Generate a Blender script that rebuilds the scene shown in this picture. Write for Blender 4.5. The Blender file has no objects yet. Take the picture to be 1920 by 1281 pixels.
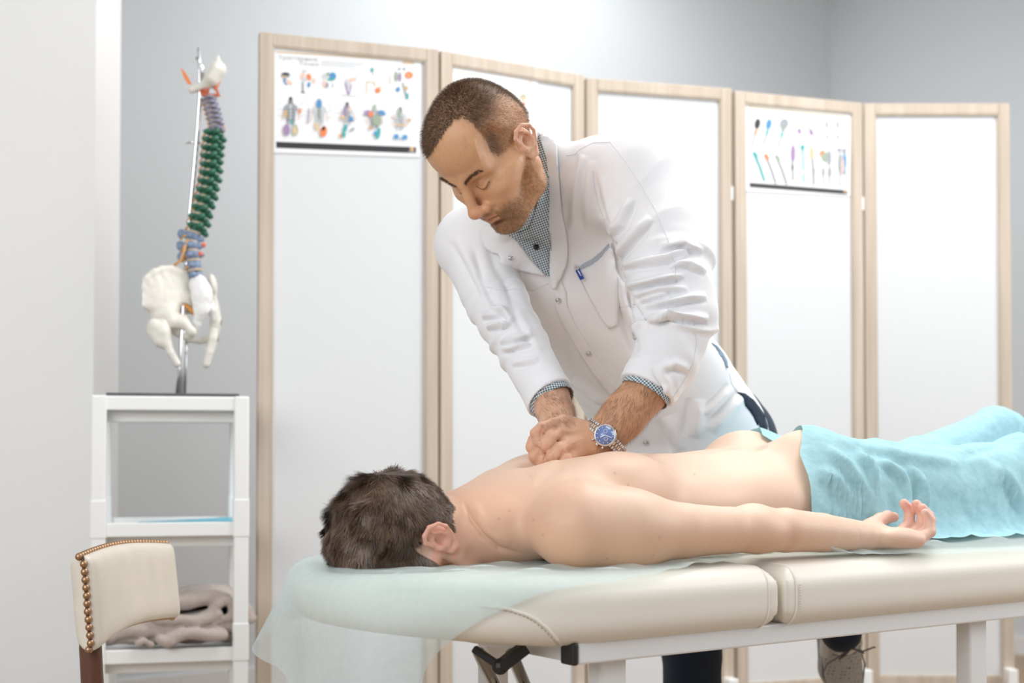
import bpy, bmesh, math, random
import numpy as np
from mathutils import Vector, Matrix
from mathutils.bvhtree import BVHTree
from mathutils.geometry import delaunay_2d_cdt
from mathutils import noise as mnoise

scene = bpy.context.scene
COL = scene.collection
random.seed(7)
RNG = np.random.default_rng(7)

# ------------------------------------------------------------------ camera
F_PX, CAM_H, PITCH, CX, CY = 2667.0, 0.87, math.radians(1.5), 960.0, 780.0
cam_d = bpy.data.cameras.new('camera')
cam = bpy.data.objects.new('camera', cam_d)
COL.objects.link(cam)
cam.location = (0, 0, CAM_H)
cam.rotation_euler = (math.radians(90) + PITCH, 0, 0)
cam_d.sensor_width = 36
cam_d.lens = 36 * F_PX / 1920
cam_d.shift_y = (CY - 640.5) / 1920
cam_d.clip_start = 0.05
cam_d.dof.use_dof = True
cam_d.dof.focus_distance = 2.27
cam_d.dof.aperture_fstop = 3.6
scene.camera = cam

# ------------------------------------------------------------------ light
scene.view_settings.view_transform = 'Standard'
scene.view_settings.look = 'None'
scene.view_settings.gamma = 1
scene.view_settings.use_curve_mapping = False
scene.view_settings.exposure = -0.14

wd = bpy.data.worlds.new('daylight')
scene.world = wd
wd.use_nodes = True
bg = wd.node_tree.nodes['Background']
bg.inputs[0].default_value = (0.86, 0.93, 1.0, 1)
bg.inputs[1].default_value = 0.52

def area(name, loc, target, sx, sy, power, col=(1, 1, 1)):
    l = bpy.data.lights.new(name, 'AREA')
    l.shape = 'RECTANGLE'; l.size = sx; l.size_y = sy; l.energy = power; l.color = col
    o = bpy.data.objects.new(name, l); COL.objects.link(o)
    o.location = loc
    o.rotation_euler = (Vector(target) - Vector(loc)).to_track_quat('-Z', 'Y').to_euler()
    return o

area('ceiling_light', (1.1, 3.1, 3.15), (1.0, 2.8, 0), 1.6, 1.6, 68, (1.0, 0.985, 0.96))
area('window_light', (3.3, 2.4, 2.1), (0.4, 2.5, 0.9), 1.6, 1.8, 54, (0.97, 0.985, 1.0))
area('back_ceiling_light', (0.4, 5.2, 3.15), (0.4, 5.3, 0), 1.6, 1.6, 32, (0.97, 0.985, 1.0))
area('front_fill_light', (-1.7, 0.0, 2.0), (-0.6, 3.4, 1.0), 2.2, 1.8, 62, (0.97, 0.985, 1.0))  # added fill from the front left, not a window of the room
# ------------------------------------------------------------------ geometry helpers
CS, SN = math.cos(PITCH), math.sin(PITCH)

def P(px, py, d):
    """world point at distance d (world Y) whose place in the view is (px, py)"""
    r = (px - CX) / F_PX; u = -(py - CY) / F_PX
    x, y, z = r, CS - u * SN, SN + u * CS
    k = d / y
    return np.array([x * k, d, CAM_H + z * k])

def ray(px, py):
    v = P(px, py, 1.0) - np.array([0, 0, CAM_H])
    return v / np.linalg.norm(v)

def proj(V):
    V = np.asarray(V, float)
    x = V[..., 0]; y = V[..., 1]; z = V[..., 2] - CAM_H
    f = y * CS + z * SN; u = -y * SN + z * CS
    return np.stack([CX + F_PX * x / f, CY - F_PX * u / f], -1)

def pick(px, py, p0, n):
    r = ray(px, py); c = np.array([0, 0, CAM_H])
    n = np.asarray(n, float)
    return c + r * (np.dot(np.asarray(p0) - c, n) / np.dot(r, n))

def nrm(v):
    v = np.asarray(v, float); return v / np.linalg.norm(v)

def tag(o, label=None, cat=None, group=None, kind=None):
    if label: o['label'] = label
    if cat: o['category'] = cat
    if group: o['group'] = group
    if kind: o['kind'] = kind
    return o

def empty(name, loc=(0, 0, 0)):
    o = bpy.data.objects.new(name, None); COL.objects.link(o); o.location = loc
    o.empty_display_size = 0.05
    bpy.context.view_layer.update()
    return o

def mk(name, V, faces, mats, parent=None, smooth=True, mat_idx=None, colors=None, uv=None):
    """mesh object from vertices in world space"""
    V = np.asarray(V, np.float32).reshape(-1, 3)
    me = bpy.data.meshes.new(name)
    if isinstance(faces, np.ndarray):
        k = faces.shape[1]; n = len(faces)
        me.vertices.add(len(V)); me.vertices.foreach_set('co', V.ravel())
        me.loops.add(n * k); me.loops.foreach_set('vertex_index', faces.astype(np.int32).ravel())
        me.polygons.add(n)
        me.polygons.foreach_set('loop_start', np.arange(0, n * k, k, dtype=np.int32))
        me.polygons.foreach_set('loop_total', np.full(n, k, np.int32))
        me.update(calc_edges=True)
    else:
        me.from_pydata(V.tolist(), [], faces); me.update()
    if not isinstance(mats, (list, tuple)): mats = [mats]
    for m in mats: me.materials.append(m)
    if mat_idx is not None: me.polygons.foreach_set('material_index', np.asarray(mat_idx, np.int32))
    me.polygons.foreach_set('use_smooth', [bool(smooth)] * len(me.polygons))
    if colors is not None:
        a = me.color_attributes.new('Col', 'FLOAT_COLOR', 'POINT')
        c = np.ones((len(V), 4), np.float32); c[:, :3] = colors
        a.data.foreach_set('color', c.ravel())
    if uv is not None:
        ul = me.uv_layers.new(name='UVMap')
        li = np.zeros(len(me.loops), np.int32); me.loops.foreach_get('vertex_index', li)
        ul.data.foreach_set('uv', np.asarray(uv, np.float32)[li].ravel())
    o = bpy.data.objects.new(name, me); COL.objects.link(o)
    if parent is not None:
        o.parent = parent; o.matrix_parent_inverse = parent.matrix_world.inverted()
    return o

def mod(o, kind, **kw):
    m = o.modifiers.new(kind.lower(), kind)
    for k, v in kw.items(): setattr(m, k, v)
    return m

class MB:
    """collects simple solids into one mesh"""
    def __init__(s): s.v = []; s.f = []; s.m = []
    def raw(s, V, F, m=0):
        b = len(s.v); s.v += [tuple(map(float, p)) for p in V]
        s.f += [tuple(b + i for i in f) for f in F]; s.m += [m] * len(F); return s
    def box(s, c, size, ax=None, m=0):
        c = np.asarray(c, float); A = np.eye(3) if ax is None else np.asarray(ax, float)
        h = np.asarray(size, float) / 2
        V = [c + A[0] * h[0] * x + A[1] * h[1] * y + A[2] * h[2] * z for x in (-1, 1) for y in (-1, 1) for z in (-1, 1)]
        Fc = [(0, 1, 3, 2), (4, 6, 7, 5), (0, 4, 5, 1), (2, 3, 7, 6), (0, 2, 6, 4), (1, 5, 7, 3)]
        return s.raw(V, Fc, m)
    def tube(s, pts, r, n=12, caps=True, m=0, flat=None):
        pts = [np.asarray(p, float) for p in pts]
        rs = list(r) if hasattr(r, '__len__') else [r] * len(pts)
        V = []; F = []
        up = None
        for i, p in enumerate(pts):
            t = nrm(pts[min(i + 1, len(pts) - 1)] - pts[max(i - 1, 0)])
            if up is None:
                up = np.array([0, 0, 1.]) if abs(t[2]) < .9 else np.array([1., 0, 0])
            a = nrm(np.cross(t, up)); b = np.cross(a, t); up = b
            for k in range(n):
                an = 2 * math.pi * k / n
                V.append(p + rs[i] * (a * math.cos(an) + b * math.sin(an)))
        for i in range(len(pts) - 1):
            for k in range(n):
                k2 = (k + 1) % n
                F.append((i * n + k, i * n + k2, (i + 1) * n + k2, (i + 1) * n + k))
        if caps:
            F.append(tuple(range(n))[::-1]); F.append(tuple((len(pts) - 1) * n + k for k in range(n)))
        return s.raw(V, F, m)
    def ball(s, c, r, n=10, sc=(1, 1, 1), ax=None, m=0):
        c = np.asarray(c, float); A = np.eye(3) if ax is None else np.asarray(ax, float)
        V = []; F = []
        for i in range(n + 1):
            th = math.pi * i / n
            for k in range(2 * n):
                ph = math.pi * k / n
                q = np.array([math.sin(th) * math.cos(ph) * sc[0], math.sin(th) * math.sin(ph) * sc[1], math.cos(th) * sc[2]]) * r
                V.append(c + A[0] * q[0] + A[1] * q[1] + A[2] * q[2])
        w = 2 * n
        for i in range(n):
            for k in range(w):
                F.append((i * w + k, (i + 1) * w + k, (i + 1) * w + (k + 1) % w, i * w + (k + 1) % w))
        return s.raw(V, F, m)
    def torus(s, c, nv, R, r, n=24, k=8, m=0):
        nv = nrm(nv); a = nrm(np.cross(nv, [0.3, 0.2, 0.9])); b = np.cross(nv, a); c = np.asarray(c, float)
        V = []; F = []
        for i in range(n):
            t = 2 * math.pi * i / n; d = a * math.cos(t) + b * math.sin(t)
            for j in range(k):
                q = 2 * math.pi * j / k
                V.append(c + d * (R + r * math.cos(q)) + nv * r * math.sin(q))
        for i in range(n):
            for j in range(k):
                F.append((i * k + j, ((i + 1) % n) * k + j, ((i + 1) % n) * k + (j + 1) % k, i * k + (j + 1) % k))
        return s.raw(V, F, m)
    def build(s, name, mats, parent=None, smooth=False, bevel=0, seg=2, split=True):
        o = mk(name, s.v, s.f, mats, parent, smooth, mat_idx=s.m)
        bm = bmesh.new(); bm.from_mesh(o.data)
        bmesh.ops.remove_doubles(bm, verts=bm.verts, dist=1e-6)
        bmesh.ops.recalc_face_normals(bm, faces=bm.faces); bm.to_mesh(o.data); bm.free()
        if bevel:
            mod(o, 'BEVEL', width=bevel, segments=seg, limit_method='ANGLE')
        if smooth:
            o.data.polygons.foreach_set('use_smooth', [True] * len(o.data.polygons))
        return o

# ------------------------------------------------------------------ volume modelling
class Vox:
    """a body modelled as a smooth blend of rounded solids, skinned as one surface"""
    def __init__(s, lo, hi, h, R=None, o=(0, 0, 0)):
        s.lo = np.asarray(lo, float); s.h = h
        s.n = np.ceil((np.asarray(hi, float) - s.lo) / h).astype(int) + 1
        s.D = np.full(s.n, 1.0, np.float32)
        s.R = np.eye(3) if R is None else np.asarray(R, float); s.o = np.asarray(o, float)
    def _sl(s, lo, hi):
        i0 = np.clip(np.floor((np.asarray(lo) - s.lo) / s.h).astype(int), 0, s.n)
        i1 = np.clip(np.ceil((np.asarray(hi) - s.lo) / s.h).astype(int) + 1, 0, s.n)
        if np.any(i1 <= i0): return None
        sl = tuple(slice(a, b) for a, b in zip(i0, i1))
        g = [((np.arange(i0[k], i1[k]) * s.h) + s.lo[k]).astype(np.float32) for k in range(3)]
        return sl, g[0][:, None, None], g[1][None, :, None], g[2][None, None, :]
    def put(s, fn, lo, hi, k=0.01, op='add'):
        pad = k + 3 * s.h
        q = s._sl(np.asarray(lo) - pad, np.asarray(hi) + pad)
        if q is None: return s
        sl, X, Y, Z = q
        v = fn(X, Y, Z); D = s.D[sl]
        if op == 'add':
            if k > 0:
                t = np.maximum(k - np.abs(D - v), 0) / k
                r = np.minimum(D, v) - t * t * k * 0.25
            else: r = np.minimum(D, v)
        else:
            v = -v
            t = np.maximum(k - np.abs(D - v), 0) / max(k, 1e-6)
            r = np.maximum(D, v) + t * t * k * 0.25
        s.D[sl] = r
        return s
    def ball(s, c, r, k=0.01, op='add'):
        c = np.asarray(c, float)
        return s.put(lambda X, Y, Z: np.sqrt((X - c[0]) ** 2 + (Y - c[1]) ** 2 + (Z - c[2]) ** 2) - r, c - r, c + r, k, op)
    def ell(s, c, r, R=None, k=0.01, op='add'):
        c = np.asarray(c, float); r = np.asarray(r, float); m = float(max(r)); A = np.eye(3) if R is None else np.asarray(R)
        def f(X, Y, Z):
            X = X - c[0]; Y = Y - c[1]; Z = Z - c[2]
            a = X * A[0][0] + Y * A[0][1] + Z * A[0][2]
            b = X * A[1][0] + Y * A[1][1] + Z * A[1][2]
            d = X * A[2][0] + Y * A[2][1] + Z * A[2][2]
            k0 = np.sqrt((a / r[0]) ** 2 + (b / r[1]) ** 2 + (d / r[2]) ** 2) + 1e-6
            k1 = np.sqrt((a / r[0] ** 2) ** 2 + (b / r[1] ** 2) ** 2 + (d / r[2] ** 2) ** 2) + 1e-6
            return k0 * (k0 - 1) / k1
        return s.put(f, c - m, c + m, k, op)
    def cone(s, a, b, ra, rb, k=0.01, op='add', n=None, fl=1.0):
        a = np.asarray(a, float); b = np.asarray(b, float); m = max(ra, rb)
        if n is not None: n = nrm(n)
        def f(X, Y, Z):
            X = X - a[0]; Y = Y - a[1]; Z = Z - a[2]; d = b - a
            if n is not None:
                q = (X * n[0] + Y * n[1] + Z * n[2]) * (1 / fl - 1)
                X = X + q * n[0]; Y = Y + q * n[1]; Z = Z + q * n[2]
                d = d + n * np.dot(d, n) * (1 / fl - 1)
            t = np.clip((X * d[0] + Y * d[1] + Z * d[2]) / np.dot(d, d), 0, 1)
            v = np.sqrt((X - t * d[0]) ** 2 + (Y - t * d[1]) ** 2 + (Z - t * d[2]) ** 2) - (ra + (rb - ra) * t)
            return v * (min(1, fl) ** .5 if n is not None else 1)
        return s.put(f, np.minimum(a, b) - m, np.maximum(a, b) + m, k, op)
    def chain(s, pts, rs, k=0.01, op='add', n=None, fl=1.0):
        if not hasattr(rs, '__len__'): rs = [rs] * len(pts)
        pts = [np.asarray(p, float) for p in pts]; m = max(rs)
        if n is not None: n = nrm(n)
        def f(X, Y, Z):
            best = None
            for a, b, ra, rb in zip(pts, pts[1:], rs, rs[1:]):
                x = X - a[0]; y = Y - a[1]; z = Z - a[2]; d = b - a
                if n is not None:
                    q = (x * n[0] + y * n[1] + z * n[2]) * (1 / fl - 1)
                    x = x + q * n[0]; y = y + q * n[1]; z = z + q * n[2]
                    d = d + n * np.dot(d, n) * (1 / fl - 1)
                t = np.clip((x * d[0] + y * d[1] + z * d[2]) / np.dot(d, d), 0, 1)
                v = np.sqrt((x - t * d[0]) ** 2 + (y - t * d[1]) ** 2 + (z - t * d[2]) ** 2) - (ra + (rb - ra) * t)
                if n is not None: v = v * min(1, fl) ** .5
                if best is None: best = v
                else:
                    kk = min(.004, m * .3); tt = np.maximum(kk - np.abs(best - v), 0) / kk
                    best = np.minimum(best, v) - tt * tt * kk * .25
            return best
        P_ = np.array(pts)
        return s.put(f, P_.min(0) - m, P_.max(0) + m, k, op)
    def mesh(s, smooth=2, lam=0.5):
        D = s.D; I = D < 0
        nx, ny, nz = D.shape
        cnt = np.zeros((nx - 1, ny - 1, nz - 1), np.int8)
        for a in (0, 1):
            for b in (0, 1):
                for c in (0, 1):
                    cnt += I[a:nx - 1 + a, b:ny - 1 + b, c:nz - 1 + c]
        act = np.argwhere((cnt > 0) & (cnt < 8))
        idx = np.full((nx - 1, ny - 1, nz - 1), -1, np.int32)
        idx[act[:, 0], act[:, 1], act[:, 2]] = np.arange(len(act))
        acc = np.zeros((len(act), 3)); num = np.zeros(len(act))
        cs = [(a, b, c) for a in (0, 1) for b in (0, 1) for c in (0, 1)]
        for i in cs:
            for j in cs:
                if sum(abs(p - q) for p, q in zip(i, j)) != 1 or i > j: continue
                da = D[act[:, 0] + i[0], act[:, 1] + i[1], act[:, 2] + i[2]]
                db = D[act[:, 0] + j[0], act[:, 1] + j[1], act[:, 2] + j[2]]
                x = (da < 0) != (db < 0)
                t = np.where(x, da / np.where(x, da - db, 1), 0)
                pt = np.array(i)[None] + (np.array(j) - np.array(i))[None] * t[:, None]
                acc += pt * x[:, None]; num += x
        V = (act + acc / num[:, None]) * s.h + s.lo
        Fs = []
        for ax in range(3):
            A = [slice(None)] * 3; B = [slice(None)] * 3
            A[ax] = slice(0, -1); B[ax] = slice(1, None)
            ch = I[tuple(A)] != I[tuple(B)]
            e = np.argwhere(ch)
            o1, o2 = [(1, 2), (2, 0), (0, 1)][ax]
            ok = (e[:, o1] > 0) & (e[:, o2] > 0) & (e[:, o1] < D.shape[o1] - 1) & (e[:, o2] < D.shape[o2] - 1)
            e = e[ok]
            def g(d1, d2):
                q = e.copy(); q[:, o1] -= d1; q[:, o2] -= d2
                return idx[q[:, 0], q[:, 1], q[:, 2]]
            quad = np.stack([g(1, 1), g(0, 1), g(0, 0), g(1, 0)], 1)
            fl = ~I[e[:, 0], e[:, 1], e[:, 2]]
            quad[fl] = quad[fl][:, ::-1]
            Fs.append(quad)
        Fq = np.concatenate(Fs)
        Fq = Fq[np.all(Fq >= 0, 1)]
        V = lap(V, Fq, smooth, lam)
        V = V @ s.R + s.o
        if np.linalg.det(s.R) < 0: Fq = Fq[:, ::-1]
        s.D = None
        return V, Fq

def lap(V, F, it, lam=0.5, w=None):
    n = len(V)
    E = np.concatenate([F[:, [i, (i + 1) % F.shape[1]]] for i in range(F.shape[1])])
    E = np.concatenate([E, E[:, ::-1]])
    deg = np.maximum(np.bincount(E[:, 0], minlength=n), 1)
    for _ in range(it):
        S = np.stack([np.bincount(E[:, 0], weights=V[E[:, 1], c], minlength=n) for c in range(3)], 1) / deg[:, None]
        q = lam if w is None else (lam * w)[:, None]
        V = V + (S - V) * q
    return V

def vnormals(V, F):
    a = V[F[:, 1]] - V[F[:, 0]]; b = V[F[:, 2]] - V[F[:, 0]]
    if F.shape[1] == 4: a = V[F[:, 2]] - V[F[:, 0]]; b = V[F[:, 3]] - V[F[:, 1]]
    n = np.cross(a, b); N = np.zeros_like(V)
    for c in range(3):
        for k in range(F.shape[1]):
            N[:, c] += np.bincount(F[:, k], weights=n[:, c], minlength=len(V))
    return N / (np.linalg.norm(N, axis=1)[:, None] + 1e-12)

def polydist(Q, pts):
    """signed distance to a polyline in the plane and the position 0..1 along it"""
    pts = np.asarray(pts, float)
    L = np.r_[0, np.cumsum(np.linalg.norm(np.diff(pts, axis=0), axis=1))]
    best = np.full(len(Q), 1e9); sg = np.zeros(len(Q)); sp = np.zeros(len(Q))
    for i in range(len(pts) - 1):
        a = pts[i]; d = pts[i + 1] - a; l2 = d @ d
        t = np.clip(((Q - a) @ d) / l2, 0, 1)
        v = Q - a - t[:, None] * d
        r = np.hypot(v[:, 0], v[:, 1]); m = r < best
        best[m] = r[m]; sg[m] = np.sign(v[m, 0] * d[1] - v[m, 1] * d[0]); sp[m] = (L[i] + t[m] * math.sqrt(l2)) / L[-1]
    return best, sg, sp

def inpoly(Q, poly):
    poly = np.asarray(poly, float); x, y = Q[:, 0], Q[:, 1]
    r = np.zeros(len(Q), bool); j = len(poly) - 1
    for i in range(len(poly)):
        xi, yi = poly[i]; xj, yj = poly[j]
        c = ((yi > y) != (yj > y)) & (x < (xj - xi) * (y - yi) / (yj - yi + 1e-12) + xi)
        r ^= c; j = i
    return r

def brush(V, N, strokes, yr=(0, 99)):
    """press folds and creases into a surface: (polyline, width px, depth m, kind)"""
    Q = proj(V); view = np.array([0, 0, CAM_H]) - V
    ok = (np.sum(view * N, 1) > -0.02) & (V[:, 1] > yr[0]) & (V[:, 1] < yr[1])
    disp = np.zeros(len(V))
    for st in strokes:
        pts, w, dep = st[:3]; kind = st[3] if len(st) > 3 else 'line'
        pts = np.asarray(pts, float)
        pad = 4 * w
        m = ok & (Q[:, 0] > pts[:, 0].min() - pad) & (Q[:, 0] < pts[:, 0].max() + pad) & (Q[:, 1] > pts[:, 1].min() - pad) & (Q[:, 1] < pts[:, 1].max() + pad)
        if not m.any(): continue
        d, sg, sp = polydist(Q[m], pts)
        env = np.clip(np.minimum(sp, 1 - sp) * 4, 0.0, 1) ** .6
        if kind == 'line': disp[m] += dep * np.exp(-(d / w) ** 2) * (0.15 + .85 * env)
        elif kind == 'fold':
            s = d * sg
            disp[m] += dep * env * (np.exp(-((s - w) / w) ** 2) - .8 * np.exp(-((s + w * .4) / (w * .6)) ** 2))
        elif kind == 'full': disp[m] += dep * np.exp(-(d / w) ** 2)
    return V + N * disp[:, None]

def bvh_of(V, F):
    return BVHTree.FromPolygons([tuple(p) for p in V], [tuple(f) for f in F.tolist()])

def densify(poly, step):
    out = []
    for i in range(len(poly)):
        a = np.asarray(poly[i], float); b = np.asarray(poly[(i + 1) % len(poly)], float)
        n = max(1, int(np.linalg.norm(b - a) / step))
        for k in range(n): out.append(a + (b - a) * k / n)
    return np.array(out)

def smooth_poly(poly, it=2):
    p = [np.asarray(q, float) for q in poly]
    for _ in range(it):
        q = []
        for i in range(len(p)):
            a, b = p[i], p[(i + 1) % len(p)]
            q += [a * .75 + b * .25, a * .25 + b * .75]
        p = q
    return p

def patch(name, poly, bvh, off, thick, mats, parent, step=5, smooth=3, rnd=0, uvs=1100., puff=0, fn=None, ymin=0.0):
    """a cloth piece of given outline laid on a surface that stands behind it"""
    if rnd: poly = smooth_poly(poly, rnd)
    B = densify(poly, step); n = len(B)
    x0, y0 = B.min(0); x1, y1 = B.max(0)
    gx, gy = np.meshgrid(np.arange(x0, x1, step), np.arange(y0, y1, step)); G = np.stack([gx.ravel(), gy.ravel()], 1)
    G = G[inpoly(G, B)]
    if len(G):
        dd = np.min(np.linalg.norm(G[:, None] - B[None], axis=2), 1) if len(G) * len(B) < 2e7 else np.full(len(G), 99)
        G = G[dd > step * .55]
    A = np.concatenate([B, G]) if len(G) else B
    r = delaunay_2d_cdt([Vector(p) for p in A], [(i, (i + 1) % n) for i in range(n)], [], 1, 1e-4)
    A2 = np.array([tuple(v) for v in r[0]]); T = np.array([f for f in r[2] if len(f) == 3])
    dep = np.full(len(A2), np.nan)
    c = Vector((0, 0, CAM_H))
    Ns = np.zeros((len(A2), 3))
    for i, q in enumerate(A2):
        d = Vector(ray(*q)); st = c + d * ymin
        h = bvh.ray_cast(st, d)
        if h[0] is not None: dep[i] = (h[0] - c).length; Ns[i] = h[1]
    good = ~np.isnan(dep)
    if not good.any(): return None
    for i in np.where(~good)[0]:
        j = np.argmin(np.where(good, np.sum((A2 - A2[i]) ** 2, 1), 1e9)); dep[i] = dep[j]; Ns[i] = Ns[j]
    E = np.concatenate([T[:, [0, 1]], T[:, [1, 2]], T[:, [2, 0]]]); E = np.concatenate([E, E[:, ::-1]])
    deg = np.maximum(np.bincount(E[:, 0], minlength=len(A2)), 1)
    for _ in range(smooth):
        s = np.bincount(E[:, 0], weights=dep[E[:, 1]], minlength=len(A2)) / deg
        dep = dep * .4 + s * .6
    o_ = off
    V = np.array([np.array(c) + ray(*q) * (dep[i] - o_) for i, q in enumerate(A2)])
    if puff or fn is not None:
        e = np.min(np.linalg.norm(A2[:, None] - B[None], axis=2), 1) if len(A2) * len(B) < 4e7 else np.full(len(A2), 5.)
        for i, q in enumerate(A2):
            dz = puff * min(1, (e[i] / 14.) ** .5) + (fn(q) if fn is not None else 0)
            V[i] -= ray(*q) * dz
    ctr = V[T[:, 0]]; nn = np.cross(V[T[:, 1]] - V[T[:, 0]], V[T[:, 2]] - V[T[:, 0]])
    bad = np.sum(nn * (np.array(c) - ctr), 1) < 0
    T[bad] = T[bad][:, ::-1]
    o = mk(name, V, T, mats, parent, True, uv=A2 / uvs)
    if thick: mod(o, 'SOLIDIFY', thickness=thick, offset=-1)
    return o

def ribbons(name, roots, dirs, normals, length, width, mat, parent, segs=3, curl=None, droop=0.0, seed=1, colors=None, label=None):
    """hair: many thin tapering strands as one mesh"""
    rg = np.random.default_rng(seed); n = len(roots)
    L = length * rg.uniform(.7, 1.1, n); p = roots.copy(); d = dirs / np.linalg.norm(dirs, axis=1)[:, None]
    side = np.cross(d, normals); side /= np.linalg.norm(side, axis=1)[:, None] + 1e-9
    Vs = []
    for k in range(segs + 1):
        w = width * (1 - .75 * k / segs) / 2
        Vs.append(p - side * w); Vs.append(p + side * w)
        p = p + d * (L / segs)[:, None]
        d = d + normals * (-droop) + (rg.normal(0, 1, (n, 3)) * (curl or 0))
        d /= np.linalg.norm(d, axis=1)[:, None]
    V = np.stack(Vs, 1).reshape(-1, 3); m = 2 * (segs + 1)
    base = (np.arange(n) * m)[:, None]
    Fs = [base + np.array([[2 * k, 2 * k + 1, 2 * k + 3, 2 * k + 2]]) for k in range(segs)]
    col = None if colors is None else np.repeat(colors, m, 0)
    return mk(name, V, np.concatenate(Fs), mat, parent, True, colors=col)

def scatter(V, F, N, mask, n, seed=1):
    """random points on the faces whose vertices are in mask"""
    rg = np.random.default_rng(seed)
    ok = np.where(mask[F].all(1))[0]
    a = V[F[ok]]; ar = np.linalg.norm(np.cross(a[:, 2] - a[:, 0], a[:, 3] - a[:, 1]), axis=1)
    f = F[ok[rg.choice(len(ok), n, p=ar / ar.sum())]]
    u = rg.uniform(0, 1, (n, 1)); v = rg.uniform(0, 1, (n, 1))
    def mix(A): return (A[f[:, 0]] * (1 - u) + A[f[:, 1]] * u) * (1 - v) + (A[f[:, 3]] * (1 - u) + A[f[:, 2]] * u) * v
    q = mix(N)
    return mix(V), q / (np.linalg.norm(q, axis=1)[:, None] + 1e-9)

def fnoise(V, s, seed=0.0):
    return np.array([mnoise.noise(Vector(p)) for p in (np.asarray(V) * s + seed)])

def vnoise(V, s, seed=0):
    """fast smooth value noise, -1..1"""
    q = np.asarray(V, float) * s + seed * 17.3 + 1000
    i = np.floor(q).astype(np.int64); f = q - i; f = f * f * (3 - 2 * f)
    def h(a, b, c):
        x = (a * 73856093) ^ (b * 19349663) ^ (c * 83492791) ^ (seed * 2654435)
        x = (x ^ (x >> 13)) * 1274126177
        return ((x ^ (x >> 16)) & 0xffff) / 32767.5 - 1
    r = 0
    for a in (0, 1):
        for b in (0, 1):
            for c in (0, 1):
                w = (f[:, 0] if a else 1 - f[:, 0]) * (f[:, 1] if b else 1 - f[:, 1]) * (f[:, 2] if c else 1 - f[:, 2])
                r = r + w * h(i[:, 0] + a, i[:, 1] + b, i[:, 2] + c)
    return r

# ------------------------------------------------------------------ materials
MATS = {}
def mat(name, col, rough=0.6, metal=0, bump=0, bscale=100, sss=0, spec=0.5, vary=0, vscale=5, sheen=0, coat=0, attr=False, sssr=(1, .35, .2), sscale=.01, stretch=None):
    m = bpy.data.materials.new(name); m.use_nodes = True; MATS[name] = m
    nt = m.node_tree; b = nt.nodes['Principled BSDF']; L = nt.links
    b.inputs['Base Color'].default_value = (*col, 1); b.inputs['Roughness'].default_value = rough
    b.inputs['Metallic'].default_value = metal; b.inputs['Specular IOR Level'].default_value = spec
    b.inputs['Sheen Weight'].default_value = sheen; b.inputs['Coat Weight'].default_value = coat
    tc = nt.nodes.new('ShaderNodeTexCoord'); co = tc.outputs['Object']
    if stretch:
        mp = nt.nodes.new('ShaderNodeMapping'); mp.inputs['Scale'].default_value = stretch; L.new(co, mp.inputs[0]); co = mp.outputs[0]
    src = None
    if attr:
        a = nt.nodes.new('ShaderNodeAttribute'); a.attribute_name = 'Col'; src = a.outputs['Color']
    if vary:
        n = nt.nodes.new('ShaderNodeTexNoise'); n.inputs['Scale'].default_value = vscale; n.inputs['Detail'].default_value = 5; L.new(co, n.inputs['Vector'])
        mx = nt.nodes.new('ShaderNodeMix'); mx.data_type = 'RGBA'; mx.blend_type = 'MULTIPLY'; mx.inputs[0].default_value = 1
        cr = nt.nodes.new('ShaderNodeValToRGB'); e = cr.color_ramp.elements
        e[0].position = .3; e[1].position = .7
        e[0].color = (1 - vary, 1 - vary, 1 - vary, 1); e[1].color = (1 + vary * .3, 1 + vary * .3, 1 + vary * .3, 1)
        L.new(n.outputs[0], cr.inputs[0]); L.new(cr.outputs[0], mx.inputs[7])
        if src: L.new(src, mx.inputs[6])
        else: mx.inputs[6].default_value = (*col, 1)
        src = mx.outputs[2]
    if src: L.new(src, b.inputs['Base Color'])
    if sss:
        b.inputs['Subsurface Weight'].default_value = sss; b.inputs['Subsurface Radius'].default_value = sssr
        b.inputs['Subsurface Scale'].default_value = sscale
    if bump:
        n = nt.nodes.new('ShaderNodeTexNoise'); n.inputs['Scale'].default_value = bscale; n.inputs['Detail'].default_value = 4; L.new(co, n.inputs['Vector'])
        bp = nt.nodes.new('ShaderNodeBump'); bp.inputs['Strength'].default_value = bump; bp.inputs['Distance'].default_value = .002
        L.new(n.outputs[0], bp.inputs['Height']); L.new(bp.outputs[0], b.inputs['Normal'])
    return m

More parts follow.
